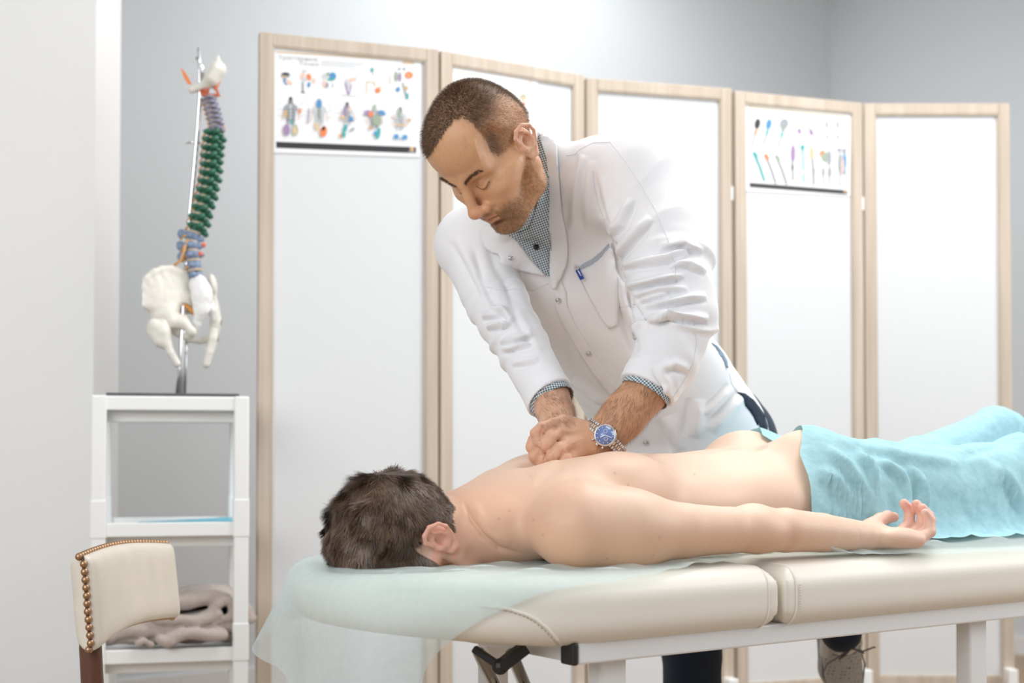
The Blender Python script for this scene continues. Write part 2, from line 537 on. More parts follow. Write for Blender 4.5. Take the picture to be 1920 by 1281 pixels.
def sheet_mat(name, col, alpha, fibre=.35, trans=.35, rough=.75):
    """thin non-woven cloth: part see-through, part translucent, with a fibrous look"""
    m = bpy.data.materials.new(name); m.use_nodes = True; nt = m.node_tree; L = nt.links
    b = nt.nodes['Principled BSDF']; out = nt.nodes['Material Output']
    tc = nt.nodes.new('ShaderNodeTexCoord')
    n = nt.nodes.new('ShaderNodeTexNoise'); n.inputs['Scale'].default_value = 55; n.inputs['Detail'].default_value = 8; n.inputs['Roughness'].default_value = .7
    mp = nt.nodes.new('ShaderNodeMapping'); mp.inputs['Scale'].default_value = (.6, 1.6, 1.2); mp.inputs['Rotation'].default_value = (0, 0, .6)
    L.new(tc.outputs['Object'], mp.inputs[0]); L.new(mp.outputs[0], n.inputs['Vector'])
    cr = nt.nodes.new('ShaderNodeValToRGB'); e = cr.color_ramp.elements; e[0].position = .35; e[1].position = .65
    e[0].color = tuple(c * (1 - fibre) for c in col) + (1,); e[1].color = tuple(min(1, c + (1 - c) * fibre * .5) for c in col) + (1,)
    L.new(n.outputs[0], cr.inputs[0]); L.new(cr.outputs[0], b.inputs['Base Color'])
    b.inputs['Roughness'].default_value = rough; b.inputs['Specular IOR Level'].default_value = .3
    tr = nt.nodes.new('ShaderNodeBsdfTranslucent'); L.new(cr.outputs[0], tr.inputs[0])
    m1 = nt.nodes.new('ShaderNodeMixShader'); m1.inputs[0].default_value = trans
    L.new(b.outputs[0], m1.inputs[1]); L.new(tr.outputs[0], m1.inputs[2])
    tp = nt.nodes.new('ShaderNodeBsdfTransparent')
    tp.inputs[0].default_value = tuple(.5 + .5 * c for c in col) + (1,)
    m2 = nt.nodes.new('ShaderNodeMixShader'); m2.inputs[0].default_value = alpha
    L.new(tp.outputs[0], m2.inputs[1]); L.new(m1.outputs[0], m2.inputs[2]); L.new(m2.outputs[0], out.inputs[0])
    bp = nt.nodes.new('ShaderNodeBump'); bp.inputs['Strength'].default_value = .25; bp.inputs['Distance'].default_value = .001
    L.new(n.outputs[0], bp.inputs['Height']); L.new(bp.outputs[0], b.inputs['Normal'])
    return m

def check_mat(name, light, dark, scale):
    """small woven gingham check"""
    m = bpy.data.materials.new(name); m.use_nodes = True; nt = m.node_tree; L = nt.links
    b = nt.nodes['Principled BSDF']; b.inputs['Roughness'].default_value = .8
    uv = nt.nodes.new('ShaderNodeTexCoord'); sp = nt.nodes.new('ShaderNodeSeparateXYZ'); 
    mp = nt.nodes.new('ShaderNodeMapping'); mp.inputs['Rotation'].default_value = (0, 0, .35)
    L.new(uv.outputs['UV'], mp.inputs[0]); L.new(mp.outputs[0], sp.inputs[0])
    s = []
    for k in (0, 1):
        w = nt.nodes.new('ShaderNodeMath'); w.operation = 'MULTIPLY'; w.inputs[1].default_value = scale; L.new(sp.outputs[k], w.inputs[0])
        f = nt.nodes.new('ShaderNodeMath'); f.operation = 'FRACT'; L.new(w.outputs[0], f.inputs[0])
        g = nt.nodes.new('ShaderNodeMath'); g.operation = 'GREATER_THAN'; g.inputs[1].default_value = .5; L.new(f.outputs[0], g.inputs[0]); s.append(g)
    ad = nt.nodes.new('ShaderNodeMath'); ad.operation = 'ADD'; L.new(s[0].outputs[0], ad.inputs[0]); L.new(s[1].outputs[0], ad.inputs[1])
    hf = nt.nodes.new('ShaderNodeMath'); hf.operation = 'MULTIPLY'; hf.inputs[1].default_value = .5; L.new(ad.outputs[0], hf.inputs[0])
    mx = nt.nodes.new('ShaderNodeMix'); mx.data_type = 'RGBA'; mx.inputs[6].default_value = (*light, 1); mx.inputs[7].default_value = (*dark, 1)
    L.new(hf.outputs[0], mx.inputs[0]); L.new(mx.outputs[2], b.inputs['Base Color'])
    return m

def wood_mat(name, c1, c2, rough=.5, scale=(60, 60, 2.5)):
    m = bpy.data.materials.new(name); m.use_nodes = True; nt = m.node_tree; L = nt.links; b = nt.nodes['Principled BSDF']
    tc = nt.nodes.new('ShaderNodeTexCoord'); mp = nt.nodes.new('ShaderNodeMapping'); mp.inputs['Scale'].default_value = scale
    n = nt.nodes.new('ShaderNodeTexNoise'); n.inputs['Scale'].default_value = 1; n.inputs['Detail'].default_value = 6
    L.new(tc.outputs['Object'], mp.inputs[0]); L.new(mp.outputs[0], n.inputs['Vector'])
    cr = nt.nodes.new('ShaderNodeValToRGB'); e = cr.color_ramp.elements; e[0].position = .3; e[1].position = .7; e[0].color = (*c1, 1); e[1].color = (*c2, 1)
    L.new(n.outputs[0], cr.inputs[0]); L.new(cr.outputs[0], b.inputs['Base Color']); b.inputs['Roughness'].default_value = rough
    return m

M_wall = mat('grey_blue_wall_paint', (.655, .68, .70), .8, bump=.05, bscale=220)
M_wall_w = mat('white_wall_paint', (.88, .88, .875), .8, bump=.05, bscale=220)
M_ceil = mat('ceiling_paint', (.85, .85, .85), .9)
M_floor = wood_mat('laminate_floor', (.30, .20, .12), (.42, .30, .19), .45, (2, 30, 1))
M_base = mat('white_baseboard', (.8, .8, .8), .5)
M_frame = wood_mat('pale_ash_frame', (.49, .405, .32), (.61, .52, .43), .55)
M_board = mat('white_screen_board', (.71, .725, .74), .6)
M_white_pl = mat('white_plastic', (.88, .89, .88), .4)
M_steel = mat('polished_steel', (.75, .75, .75), .18, metal=1)
M_black = mat('black_plastic', (.015, .013, .013), .45)
M_white_metal = mat('white_powder_coat', (.78, .78, .78), .4)
M_leather = mat('cream_vinyl', (.80, .755, .67), .42, bump=.12, bscale=700)
M_leather2 = mat('cream_chair_vinyl', (.74, .68, .58), .4, bump=.1, bscale=500, vary=.06, vscale=20)
M_brass = mat('antique_brass', (.42, .26, .15), .38, metal=.85, vary=.3, vscale=60)
M_dwood = wood_mat('dark_walnut', (.07, .025, .015), (.15, .06, .035), .35)
# ------------------------------------------------------------------ the room
TD = np.array([.819, .573, 0.]); WD = np.array([.573, -.819, 0.]); ZD = np.array([0, 0, 1.])   # along the room, towards the viewer, up
CORNER = np.array([1.586, 7.05, 0])
H_R = 3.25
def slab(name, a, b, th, z0, z1, m, n):
    a = np.asarray(a, float); b = np.asarray(b, float); d = nrm(b - a); n = nrm(n)
    c = (a + b) / 2 + n * th / 2; c[2] = (z0 + z1) / 2
    o = MB().box(c, (np.linalg.norm(b - a), th, z1 - z0), (d, n, ZD)).build(name, m)
    tag(o, kind='structure'); return o
slab('wall_back', CORNER - TD * 6.5, CORNER + TD * .1, .1, 0, H_R, M_wall, -WD)
slab('wall_right', CORNER, CORNER + WD * 5.2, .1, 0, H_R, M_wall, TD)
slab('wall_left', (-3.6, 3.75, 0), (-1.105, 3.75, 0), .24, 0, H_R, M_wall_w, (0, 1, 0))
fl = MB().box((0.4, 3.4, -.05), (9.5, 9.5, .1), (TD, WD, ZD)).build('floor', M_floor); tag(fl, kind='structure')
cl = MB().box((0.4, 4.6, H_R + .05), (9.5, 7.0, .1), (TD, WD, ZD)).build('ceiling', M_ceil); tag(cl, kind='structure')
slab('baseboard_back', CORNER - TD * 6.4 + WD * .0, CORNER, .015, 0, .08, M_base, WD)
slab('baseboard_right', CORNER + WD * .02, CORNER + WD * 5.1, .015, 0, .08, M_base, -TD)

# ------------------------------------------------------------------ folding screen
XS = [(483, 3.55), (820, 3.71), (1095, 3.985 - .26), (1373, 3.97), (1617, 4.11), (1894, 4.27)]
XS = [(483, 3.55), (821, 3.712), (1094, 3.735), (1373, 3.97), (1618, 4.115), (1894, 4.27)]
Z_TOP, Z_BOT = 1.925, .17
screen = empty('folding_screen', P(960, 1400, 3.9) * [1, 1, 0])
tag(screen, 'five-panel folding screen with pale wood frames and white boards behind the therapist', 'folding screen')
PANELS = []
def gp(px, d):
    return np.array([(px - CX) / F_PX * d, d, 0])
tops = [(62, 95), (97, 143), (148, 168), (172, 195), (196, 196)]
GX = [(483, 819), (822, 1091), (1097, 1370), (1376, 1615), (1621, 1894)]
for i in range(5):
    (pa, pb), (ta, tb) = GX[i], tops[i]
    # distance of each post follows from the known height of the screen
    def dist(py):
        lo, hi = 2., 6.
        for _ in range(40):
            m_ = (lo + hi) / 2
            if P(960, py, m_)[2] > Z_TOP: hi = m_
            else: lo = m_
        return lo
    da, db = dist(ta), dist(tb)
    A = gp(pa, da); B = gp(pb, db)
    for q, px, dd in ((A, pa, da), (B, pb, db)):
        q[0] = P(px, 640, dd)[0]
    d = nrm(B - A); n = nrm(np.cross(d, ZD)); n = n if n[1] < 0 else -n
    Wp = np.linalg.norm(B - A); fw = .032; ft = .028
    c = (A + B) / 2; zc = (Z_TOP + Z_BOT) / 2; hh = Z_TOP - Z_BOT
    mb = MB()
    for s_ in (-1, 1):
        q = c + d * s_ * (Wp / 2 - fw / 2); q[2] = (Z_TOP + Z_BOT) / 2
        mb.box(q, (fw, ft, hh), (d, n, ZD))
        # thin groove line moulding on the post
        q2 = c + d * s_ * (Wp / 2 - fw - .002) + n * .002; q2[2] = zc; mb.box(q2, (.005, ft - .008, hh - 2 * fw), (d, n, ZD))
    for z_ in (Z_TOP - fw / 2, Z_BOT + fw / 2):
        q = c.copy(); q[2] = z_; mb.box(q, (Wp - 2 * fw, ft - .001, fw), (d, n, ZD))
        q = c.copy(); q[2] = z_ + (-1 if z_ > 1 else 1) * (fw / 2 + .002); mb.box(q + n * .002, (Wp - 2 * fw, ft - .008, .005), (d, n, ZD))
    pan = mb.build('panel_frame', M_frame, screen, bevel=.002)
    q = c.copy(); q[2] = zc
    MB().box(q, (Wp - 2 * fw + .004, .008, hh - 2 * fw + .004), (d, n, ZD)).build('board', M_board, pan)
    for s_ in (-1, 1):
        q = c + d * s_ * (Wp / 2 - fw / 2 - .002) ; q[2] = Z_BOT / 2 + .03
        if (i in (0,) or s_ == 1):
            MB().box(q + n * .0, (.03, .11, Z_BOT + .06), (d, n, ZD)).build('foot', M_white_pl, screen, bevel=.004)
    PANELS.append((c, d, n, Wp))
    if i < 4:
        for z_ in (.5, 1.62):
            q = B + n * .012; q[2] = z_
            MB().tube([q - ZD * .02, q + ZD * .02], .005, 10).build('hinge', M_white_metal, screen)

# ------------------------------------------------------------------ posters
def flat(name, col, rough=.5): return mat(name, col, rough)
M_paper = flat('poster_paper', (.84, .85, .86), .35)
PC = dict(k=flat('ink_black', (.03, .03, .035)), g=flat('ink_grey', (.33, .35, .38)), l=flat('ink_light_grey', (.58, .6, .63)),
          o=flat('ink_orange', (.80, .23, .08)), t=flat('ink_teal', (.05, .38, .38)), b=flat('ink_blue', (.08, .28, .55)),
          v=flat('ink_violet', (.36, .24, .42)), y=flat('ink_ochre', (.62, .40, .2)), s=flat('ink_skin', (.80, .55, .45)),
          w=flat('ink_sand', (.72, .52, .3)), n=flat('ink_olive', (.33, .4, .3)))
PK = list(PC)
class Sheet:
    """a printed sheet on a screen panel; the print is drawn where it stands on the sheet"""
    def __init__(s, quad, panel):
        c, d, n, w = PANELS[panel]; s.n = n; s.p0 = c + n * .0065; s.d = d
        s.mb = MB(); Q = [pick(x, y, s.p0, n) for x, y in quad]
        s.mb.raw([q for q in Q] + [q - n * .0015 for q in Q], [(0, 1, 2, 3), (7, 6, 5, 4), (0, 4, 5, 1), (1, 5, 6, 2), (2, 6, 7, 3), (3, 7, 4, 0)], 0)
        s.k = 0
    def poly(s, pts, c, rnd=0):
        s.k += 1
        if rnd: pts = smooth_poly(pts, rnd)
        V = [pick(x, y, s.p0, s.n) + s.n * (.0004 + .00002 * s.k) for x, y in pts]
        s.mb.raw(V, [tuple(range(len(V)))], 1 + PK.index(c))
    def dot(s, x, y, rx, ry, c, a=0):
        s.poly([(x + rx * math.cos(t) * math.cos(a) - ry * math.sin(t) * math.sin(a), y + rx * math.cos(t) * math.sin(a) + ry * math.sin(t) * math.cos(a)) for t in np.linspace(0, 2 * math.pi, 14)[:-1]], c)
    def line(s, pts, w, c):
        for (x0, y0), (x1, y1) in zip(pts, pts[1:]):
            l = math.hypot(x1 - x0, y1 - y0) + 1e-6; nx, ny = -(y1 - y0) / l * w / 2, (x1 - x0) / l * w / 2
            s.poly([(x0 + nx, y0 + ny), (x1 + nx, y1 + ny), (x1 - nx, y1 - ny), (x0 - nx, y0 - ny)], c)
    def text(s, body, x, y, h, c, x1=None, slope=0.0):
        cu = bpy.data.curves.new('t', 'FONT'); cu.body = body; cu.size = 1; cu.resolution_u = 2
        ob = bpy.data.objects.new('t', cu); COL.objects.link(ob); dg = bpy.context.evaluated_depsgraph_get(); dg.update()
        me = bpy.data.meshes.new_from_object(ob.evaluated_get(dg)); bpy.data.objects.remove(ob)
        V = np.array([v.co[:] for v in me.vertices])
        if len(V) == 0: return
        k = h if x1 is None else (x1 - x) / V[:, 0].max()
        s.k += 1
        W = [pick(x + a * k, y - b * h + slope * a * k, s.p0, s.n) + s.n * (.0004 + .00002 * s.k) for a, b, _ in V]
        s.mb.raw(W, [tuple(p.vertices) for p in me.polygons], 1 + PK.index(c))
        bpy.data.meshes.remove(me)
    def build(s, label):
        o = mk('poster', s.mb.v, s.mb.f, [M_paper] + [PC[k] for k in PK], None, False, mat_idx=s.mb.m)
        return tag(o, label, 'poster', 'anatomy posters on the folding screen')
def torso(s, x, y, h, c1='g', c2='k', legs=None):
    w = h * .5
    s.poly([(x - w * .09, y), (x + w * .09, y), (x + w * .13, y + h * .22), (x - w * .13, y + h * .22)], c2)
    s.poly([(x - w * .1, y + h * .18), (x - w * .42, y + h * .3), (x - w * .5, y + h * .45), (x - w * .34, y + h * .42), (x - w * .26, y + h * .85), (x - w * .1, y + h * .9)], c1)
    s.poly([(x + w * .1, y + h * .18), (x + w * .42, y + h * .3), (x + w * .5, y + h * .45), (x + w * .34, y + h * .42), (x + w * .26, y + h * .85), (x + w * .1, y + h * .9)], c1)
    for k in range(4): s.line([(x - w * .24, y + h * (.42 + k * .11)), (x, y + h * (.38 + k * .11)), (x + w * .24, y + h * (.42 + k * .11))], 1.2, c2)
    s.line([(x, y + h * .1), (x, y + h * .9)], 1.6, 'l')
    for sg in (-1, 1):
        s.line([(x + sg * w * .5, y + h * .45), (x + sg * w * .56, y + h * .75)], 1.4, 's')
        for k in range(3): s.line([(x + sg * w * .6, y + h * (.2 + k * .2)), (x + sg * w * .85, y + h * (.2 + k * .2))], 1.0, 'l')
def X1(cx, cy): return 500 + cx / 5.571, 80 + cy / 5.57
s1 = Sheet([(507, 85), (790, 101), (787, 295), (507, 286)], 0)
a, b = X1(100, 96), X1(1540, 186); s1.line([a, b], 2.6, 'w')
s1.text('Триггерные', *X1(118, 172), 9.5, 'g', x1=X1(530, 0)[0], slope=.055)
s1.text('Точки', *X1(335, 235), 9.5, 'g', x1=X1(540, 0)[0], slope=.055)
for k in range(3): s1.line([X1(570, 195 + 20 * k), X1([1030, 990, 930][k], 222 + 20 * k)], 1.3, 'l')
s1.line([X1(1420, 205), X1(1540, 212)], 4, 'w')
s1.poly([X1(100, 1035), X1(1560, 1092), X1(1560, 1155), X1(100, 1098)], 'k')
s1.dot(*X1(1517, 1112), 4.2, 4.2, 'y'); s1.line([X1(1480, 1140), X1(1550, 1143)], 1.2, 'l')
def D1(x, y, rx, ry, c, a=0): s1.dot(*X1(x, y), rx / 5.57, ry / 5.57, c, a)
D1(195, 340, 50, 32, 'g'); D1(200, 330, 40, 14, 'k'); D1(195, 405, 20, 40, 'b', -.4); D1(230, 415, 40, 22, 's', .5); D1(180, 360, 30, 12, 'y')
D1(395, 298, 26, 12, 'l'); D1(375, 350, 22, 40, 's', .3); D1(440, 360, 24, 36, 'o', -.3); D1(400, 385, 26, 20, 'l'); s1.line([X1(375, 410), X1(378, 525)], 3.6, 'g'); s1.line([X1(360, 515), X1(400, 525)], 2, 'k'); D1(440, 440, 16, 28, 'b', .2); D1(490, 400, 18, 26, 's')
D1(690, 350, 36, 40, 'b', -.3); D1(610, 350, 36, 28, 'l'); D1(670, 385, 40, 14, 't'); D1(625, 445, 22, 30, 'g'); D1(600, 430, 16, 40, 's'); D1(690, 445, 10, 24, 'l'); D1(640, 330, 20, 20, 'n')
D1(850, 425, 30, 50, 'l', -.4); D1(880, 390, 36, 18, 's', -.4); s1.line([X1(820, 420), X1(852, 545)], 2.6, 'v'); s1.line([X1(885, 440), X1(858, 545)], 2.0, 'v'); s1.line([X1(780, 545), X1(940, 560)], 1.4, 'l'); D1(925, 380, 14, 18, 's')
D1(1100, 285, 16, 24, 't'); s1.line([X1(1040, 410), X1(1125, 412), X1(1130, 460)], 1.8, 'w'); s1.line([X1(1045, 410), X1(1045, 540)], 1.4, 'w'); D1(1160, 500, 30, 28, 'o'); D1(1180, 470, 10, 18, 'w'); s1.line([X1(1110, 300), X1(1120, 350)], 1.6, 'l')
D1(1385, 275, 14, 14, 'g'); D1(1435, 275, 14, 14, 'g'); D1(1350, 355, 18, 55, 'n'); D1(1390, 360, 16, 50, 'v'); D1(1485, 340, 42, 36, 'o'); D1(1480, 345, 18, 16, 'y'); D1(1370, 490, 22, 26, 'b', .4); s1.line([X1(1420, 420), X1(1462, 590)], 3, 'g'); D1(1468, 560, 14, 36, 't'); s1.line([X1(1290, 350), X1(1288, 430)], 1.6, 'w'); D1(1455, 475, 22, 22, 'y')
for k, (x, y, h, c1, c2) in enumerate([(250, 570, 390, 'g', 'k'), (548, 590, 380, 'l', 'g'), (840, 625, 330, 'l', 'k'), (1125, 650, 340, 'g', 'n'), (1393, 680, 320, 'l', 'k')]):
    q = X1(x, y); torso(s1, q[0], q[1], h / 5.57 * .82, c1, c2)
D1(205, 915, 34, 62, 'v'); D1(292, 915, 30, 60, 'n'); D1(292, 920, 20, 46, 'w'); D1(200, 745, 16, 45, 'y'); D1(258, 835, 10, 36, 't', -.4); D1(345, 715, 12, 30, 'o')
D1(545, 640, 26, 50, 'b'); D1(590, 930, 36, 58, 'o', .2); D1(520, 880, 20, 44, 'w', -.3); D1(550, 740, 14, 60, 'n'); s1.line([X1(440, 690), X1(425, 850)], 2, 'v'); D1(590, 900, 16, 26, 'k', .4)
D1(815, 900, 20, 44, 't', .3); D1(800, 965, 20, 30, 't'); D1(880, 800, 22, 30, 'b', -.5); D1(795, 780, 16, 22, 'w'); D1(890, 910, 32, 12, 'g', -.6); D1(862, 690, 12, 30, 's'); D1(815, 720, 14, 60, 'v'); D1(770, 975, 12, 20, 'o')
D1(1050, 735, 38, 26, 'v', -.4); D1(1085, 750, 26, 30, 'o'); D1(1200, 735, 40, 24, 'b', .4); D1(1160, 950, 22, 62, 't', .2); D1(1130, 950, 14, 24, 'b'); D1(1150, 820, 50, 50, 'n'); D1(1078, 890, 14, 28, 'y')
D1(1350, 980, 28, 22, 'b'); D1(1440, 985, 28, 20, 'b'); s1.line([X1(1330, 1005), X1(1470, 1010)], 1.6, 'b'); s1.line([X1(1340, 860), X1(1450, 866)], 3.4, 'w'); D1(1485, 812, 22, 16, 'y'); D1(1380, 740, 14, 60, 'n'); D1(1320, 770, 14, 14, 's')
s1.build('wide poster with two rows of coloured anatomical figures, beside the spine model')

def X3(cx, cy): return 1370 + cx / 6.1, 170 + cy / 6.1
s3 = Sheet([(1391, 191), (1596, 210), (1594, 368), (1396, 358)], 3)
s3.line([X3(190, 185), X3(1310, 302)], 2.2, 'w')
s3.text('Триггерные', *X3(200, 252), 5.5, 'l', x1=X3(520, 0)[0], slope=.09)
s3.text('Точки', *X3(385, 308), 5.5, 'l', x1=X3(540, 0)[0], slope=.09)
for k in range(3): s3.line([X3(705, 297 + 18 * k), X3(1035, 330 + 14 * k)], 1.6, 'l')
s3.poly([X3(215, 1052), X3(1335, 1138), X3(1335, 1190), X3(215, 1105)], 'k'); s3.dot(*X3(1308, 1155), 3, 3, 'y')
def D3(x, y, rx, ry, c, a=0): s3.dot(*X3(x, y), rx / 4.6, ry / 5.4, c, a)
s3_line = s3.line
s3.line = lambda pts, w, c: s3_line(pts, w * (1.7 if len(pts) > 1 and c not in ('w',) else 1), 'g' if c == 'l' else c)
for x, y, c in ((310, 345, 'k'), (440, 350, 'b'), (610, 370, 'n')):
    s3.line([X3(x, y + 60), X3(x - 35, y + 160), X3(x - 70, y + 290)], 2.2, 'g'); D3(x - 5, y + 35, 26, 55, c, .2)
    D3(x - 25, y + 130, 12, 36, 'o' if c == 'k' else 't', .3); D3(x - 75, y + 285, 10, 18, 'l')
D3(610, 380, 40, 55, 'g', .3)
D3(785, 465, 18, 34, 'v', -.2); D3(920, 475, 18, 40, 'v', -.4); D3(780, 500, 10, 12, 's')
for x in (1098, 1222):
    D3(x, 395, 14, 42, 'g'); D3(x + 4, 450, 6, 50, 'l'); D3(x + 6, 530, 12, 24, 'g')
for x, y, c in ((285, 715, 't'), (415, 740, 'o'), (540, 750, 'n')):
    s3.line([X3(x - 20, y), X3(x + 45, y + 150), X3(x + 100, y + 320)], 2.8, 't' if c == 't' else 'g'); D3(x - 5, y + 20, 18, 40, c, -.6)
D3(712, 720, 22, 90, 'v'); s3.line([X3(705, 800), X3(712, 1030)], 2.4, 'g'); D3(705, 880, 10, 28, 'k')
D3(820, 650, 20, 28, 't'); s3.line([X3(822, 660), X3(835, 1050)], 1.7, 't'); D3(835, 930, 12, 24, 'l')
D3(925, 720, 20, 70, 'w'); s3.line([X3(935, 780), X3(950, 1080)], 2.6, 'g'); D3(950, 930, 12, 50, 'g')
D3(1050, 720, 26, 34, 'o'); D3(1080, 760, 34, 50, 'n'); D3(1125, 770, 20, 80, 'g'); D3(1058, 930, 14, 50, 'g'); D3(1130, 930, 16, 60, 'g'); s3.line([X3(1060, 960), X3(1065, 1080)], 1.6, 'l'); s3.line([X3(1130, 960), X3(1125, 1090)], 1.6, 'l')
D3(1240, 680, 20, 24, 'g'); D3(1298, 690, 18, 30, 'g'); D3(1250, 830, 20, 100, 'g'); D3(1300, 810, 18, 80, 'b'); D3(1302, 930, 10, 36, 'b'); D3(1278, 870, 12, 90, 's'); s3.line([X3(1250, 920), X3(1245, 1100)], 1.6, 'l')
s3.build('smaller poster of arm and leg muscles on the fourth panel, black strip at its foot')

def X2(cx, cy): return 820 + cx / 6.4, 100 + cy / 6.4
s2 = Sheet([(838, 119), (1008, 148), (1005, 330), (838, 318)], 1)
s2.text('О мышцах', *X2(175, 225), 5, 'o', x1=X2(360, 0)[0], slope=.13)
s2.text('движения', *X2(410, 268), 5, 'o', x1=X2(615, 0)[0], slope=.11)
def D2(x, y, rx, ry, c, a=0): s2.dot(*X2(x, y), rx / 6.4, ry / 6.4, c, a)
D2(1000, 352, 28, 22, 'l'); D2(1108, 350, 22, 14, 'w'); s2.line([X2(1085, 395), X2(1140, 402)], 3, 'l')
s2.line([X2(840, 415), X2(990, 435)], 1.6, 'l')
D2(860, 505, 36, 32, 'l'); D2(1030, 530, 40, 42, 'n'); D2(1030, 540, 24, 28, 'w'); D2(1038, 610, 18, 30, 'o'); D2(1035, 650, 26, 18, 's'); D2(1020, 700, 30, 36, 'o'); D2(1088, 710, 16, 34, 'l')
s2.build('white poster with pale red heading, half hidden behind the head of the standing man')
# ------------------------------------------------------------------ shelf unit
E2 = nrm([-.24, 1, 0]); E1 = np.array([E2[1], -E2[0], 0]); 
SH0 = P(321, 742, 3.25); SH_TOP = SH0[2]
def S(a, b, z): return np.array([SH0[0], SH0[1], 0]) + E1 * a + E2 * b + ZD * z
AX = (E1, E2, ZD)
cart = empty('shelf_unit', S(0, .15, 0))
tag(cart, 'tall white plastic open shelf unit beside the screen, carrying the spine model', 'shelf')
SW, SD, PW = .352, .30, .034
for a in (-1, 1):
    for b in (0, 1):
        mb = MB(); c = S(a * (SW / 2 - PW / 2), PW / 2 + b * (SD - PW), 0)
        x = c.copy(); x[2] = (SH_TOP + .0) / 2; mb.box(x, (PW, PW, SH_TOP), AX)
        for zz in (.13, .415, .70): x = c.copy(); x[2] = zz + .02; mb.box(x, (PW + .003, PW + .003, .09), AX)
        mb.build('post', M_white_pl, cart, bevel=.004)
SHZ = [SH_TOP, SH_TOP - .288, SH_TOP - .575, SH_TOP - .86]
for i, z in enumerate(SHZ):
    mb = MB(); w = SW - 2 * PW + .006
    if i == 0:
        mb.box(S(0, SD / 2, z - .005), (SW - .01, SD - .01, .008), AX)
    else:
        mb.box(S(0, SD / 2, z - .028), (SW - PW * 1.2, SD - .02, .005), AX)
    for b in (.01, SD - .01): mb.box(S(0, b + .002 * i * 0, z - .018), (w, .012, .032), AX)
    for a in (-1, 1): mb.box(S(a * (SW / 2 - .012), SD / 2, z - .018), (.010, SD - 2 * PW, .032), AX)
    mb.box(S(0, .05, z - .047), (w, .012, .026), AX); mb.box(S(0, SD - .06, z - .047), (w, .012, .022), AX)
    mb.build('shelf_top' if i == 0 else 'shelf_tray', M_white_pl, cart, bevel=.003)

M_teal = mat('teal_plastic', (.06, .45, .62), .35)
fd = empty('folder', S(.03, .15, SHZ[1] - .02))
tag(fd, 'flat turquoise plastic folder lying on the second shelf', 'folder')
ax2 = (nrm(E1 + ZD * .045), E2, nrm(ZD - E1 * .045))
MB().box(S(.035, .15, SHZ[1] - .014), (.225, .20, .003), ax2).build('back_cover', M_teal, fd, bevel=.001)
MB().box(S(.035, .15, SHZ[1] - .008), (.225, .20, .003), ax2).build('front_cover', M_teal, fd, bevel=.001)
MB().box(S(-.075, .15, SHZ[1] - .0155), (.004, .20, .009), ax2).build('spine_edge', M_teal, fd, bevel=.001)

# ------------------------------------------------------------------ blanket on the third shelf
def blanket():
    z0 = SHZ[2] - .025; h = .0035
    R = np.array([E1, E2, ZD]); o = S(0, 0, z0)
    v = Vox((-.19, -.05, -.01), (.22, .30, .16), h, R, o)
    sc = 2667 / 3.27
    def L(px, py): return (px - 321) / sc * 1.0, (SHY - py) / sc
    SHY = proj(S(0, 0, z0))[1]
    def fold(pts, r, b0, b1, k=.011):
        r = r * 1.12
        q = [L(*p) for p in pts]
        for (a0, c0), (a1, c1) in zip(q, q[1:]):
            da, dc = a1 - a0, c1 - c0; l2 = da * da + dc * dc
            def f(X, Y, Z):
                zz = Z - .003 * np.sin(X * 60 + Y * 45); xx = X + .004 * np.sin(Y * 50)
                t = np.clip(((xx - a0) * da + (zz - c0) * dc) / l2, 0, 1)
                d2 = np.sqrt((xx - a0 - t * da) ** 2 + (zz - c0 - t * dc) ** 2) - r + r
                w = np.maximum(np.maximum(b0 + r - Y, Y - b1 + r), 0)
                return np.sqrt(d2 ** 2 + w ** 2) - r
            v.put(f, (min(a0, a1) - r, b0, min(c0, c1) - r), (max(a0, a1) + r, b1, max(c0, c1) + r), k)
    fold([(215, 1204), (300, 1203), (380, 1203), (455, 1203)], .009, .03, .26)
    fold([(216, 1194), (250, 1186), (300, 1182), (360, 1184), (440, 1180)], .0145, .015, .26, .004)
    fold([(300, 1160), (330, 1168), (370, 1168), (410, 1160)], .0125, .004, .25, .004)
    fold([(325, 1140), (360, 1133), (400, 1130), (425, 1132)], .0155, .03, .27, .004)
    fold([(398, 1156), (412, 1142), (424, 1133), (437, 1138), (440, 1152), (434, 1166), (405, 1174)], .0085, .008, .24, .003)
    fold([(445, 1156), (462, 1158), (469, 1172)], .0125, .03, .2, .006)
    fold([(322, 1202), (345, 1192), (372, 1190), (415, 1194)], .0120, -.024, .1, .004)
    fold([(305, 1198), (318, 1206)], .0085, -.018, .05, .004)
    fold([(266, 1208), (276, 1201), (287, 1207)], .0055, -.014, .03, .003)
    V, Fq = v.mesh(3)
    N = vnormals(V, Fq); V = V + N * (vnoise(V, 60, 3) * .0015 + vnoise(V, 25, 4) * .002)[:, None]
    V[:, 2] = np.maximum(V[:, 2], z0 + .001)
    m = mat('beige_fleece', (.50, .42, .375), .95, bump=.6, bscale=900, sheen=.4, vary=.12, vscale=120)
    return tag(mk('blanket', V, Fq, m), 'beige fleece blanket crumpled in folds on the third shelf', 'blanket')
blanket()

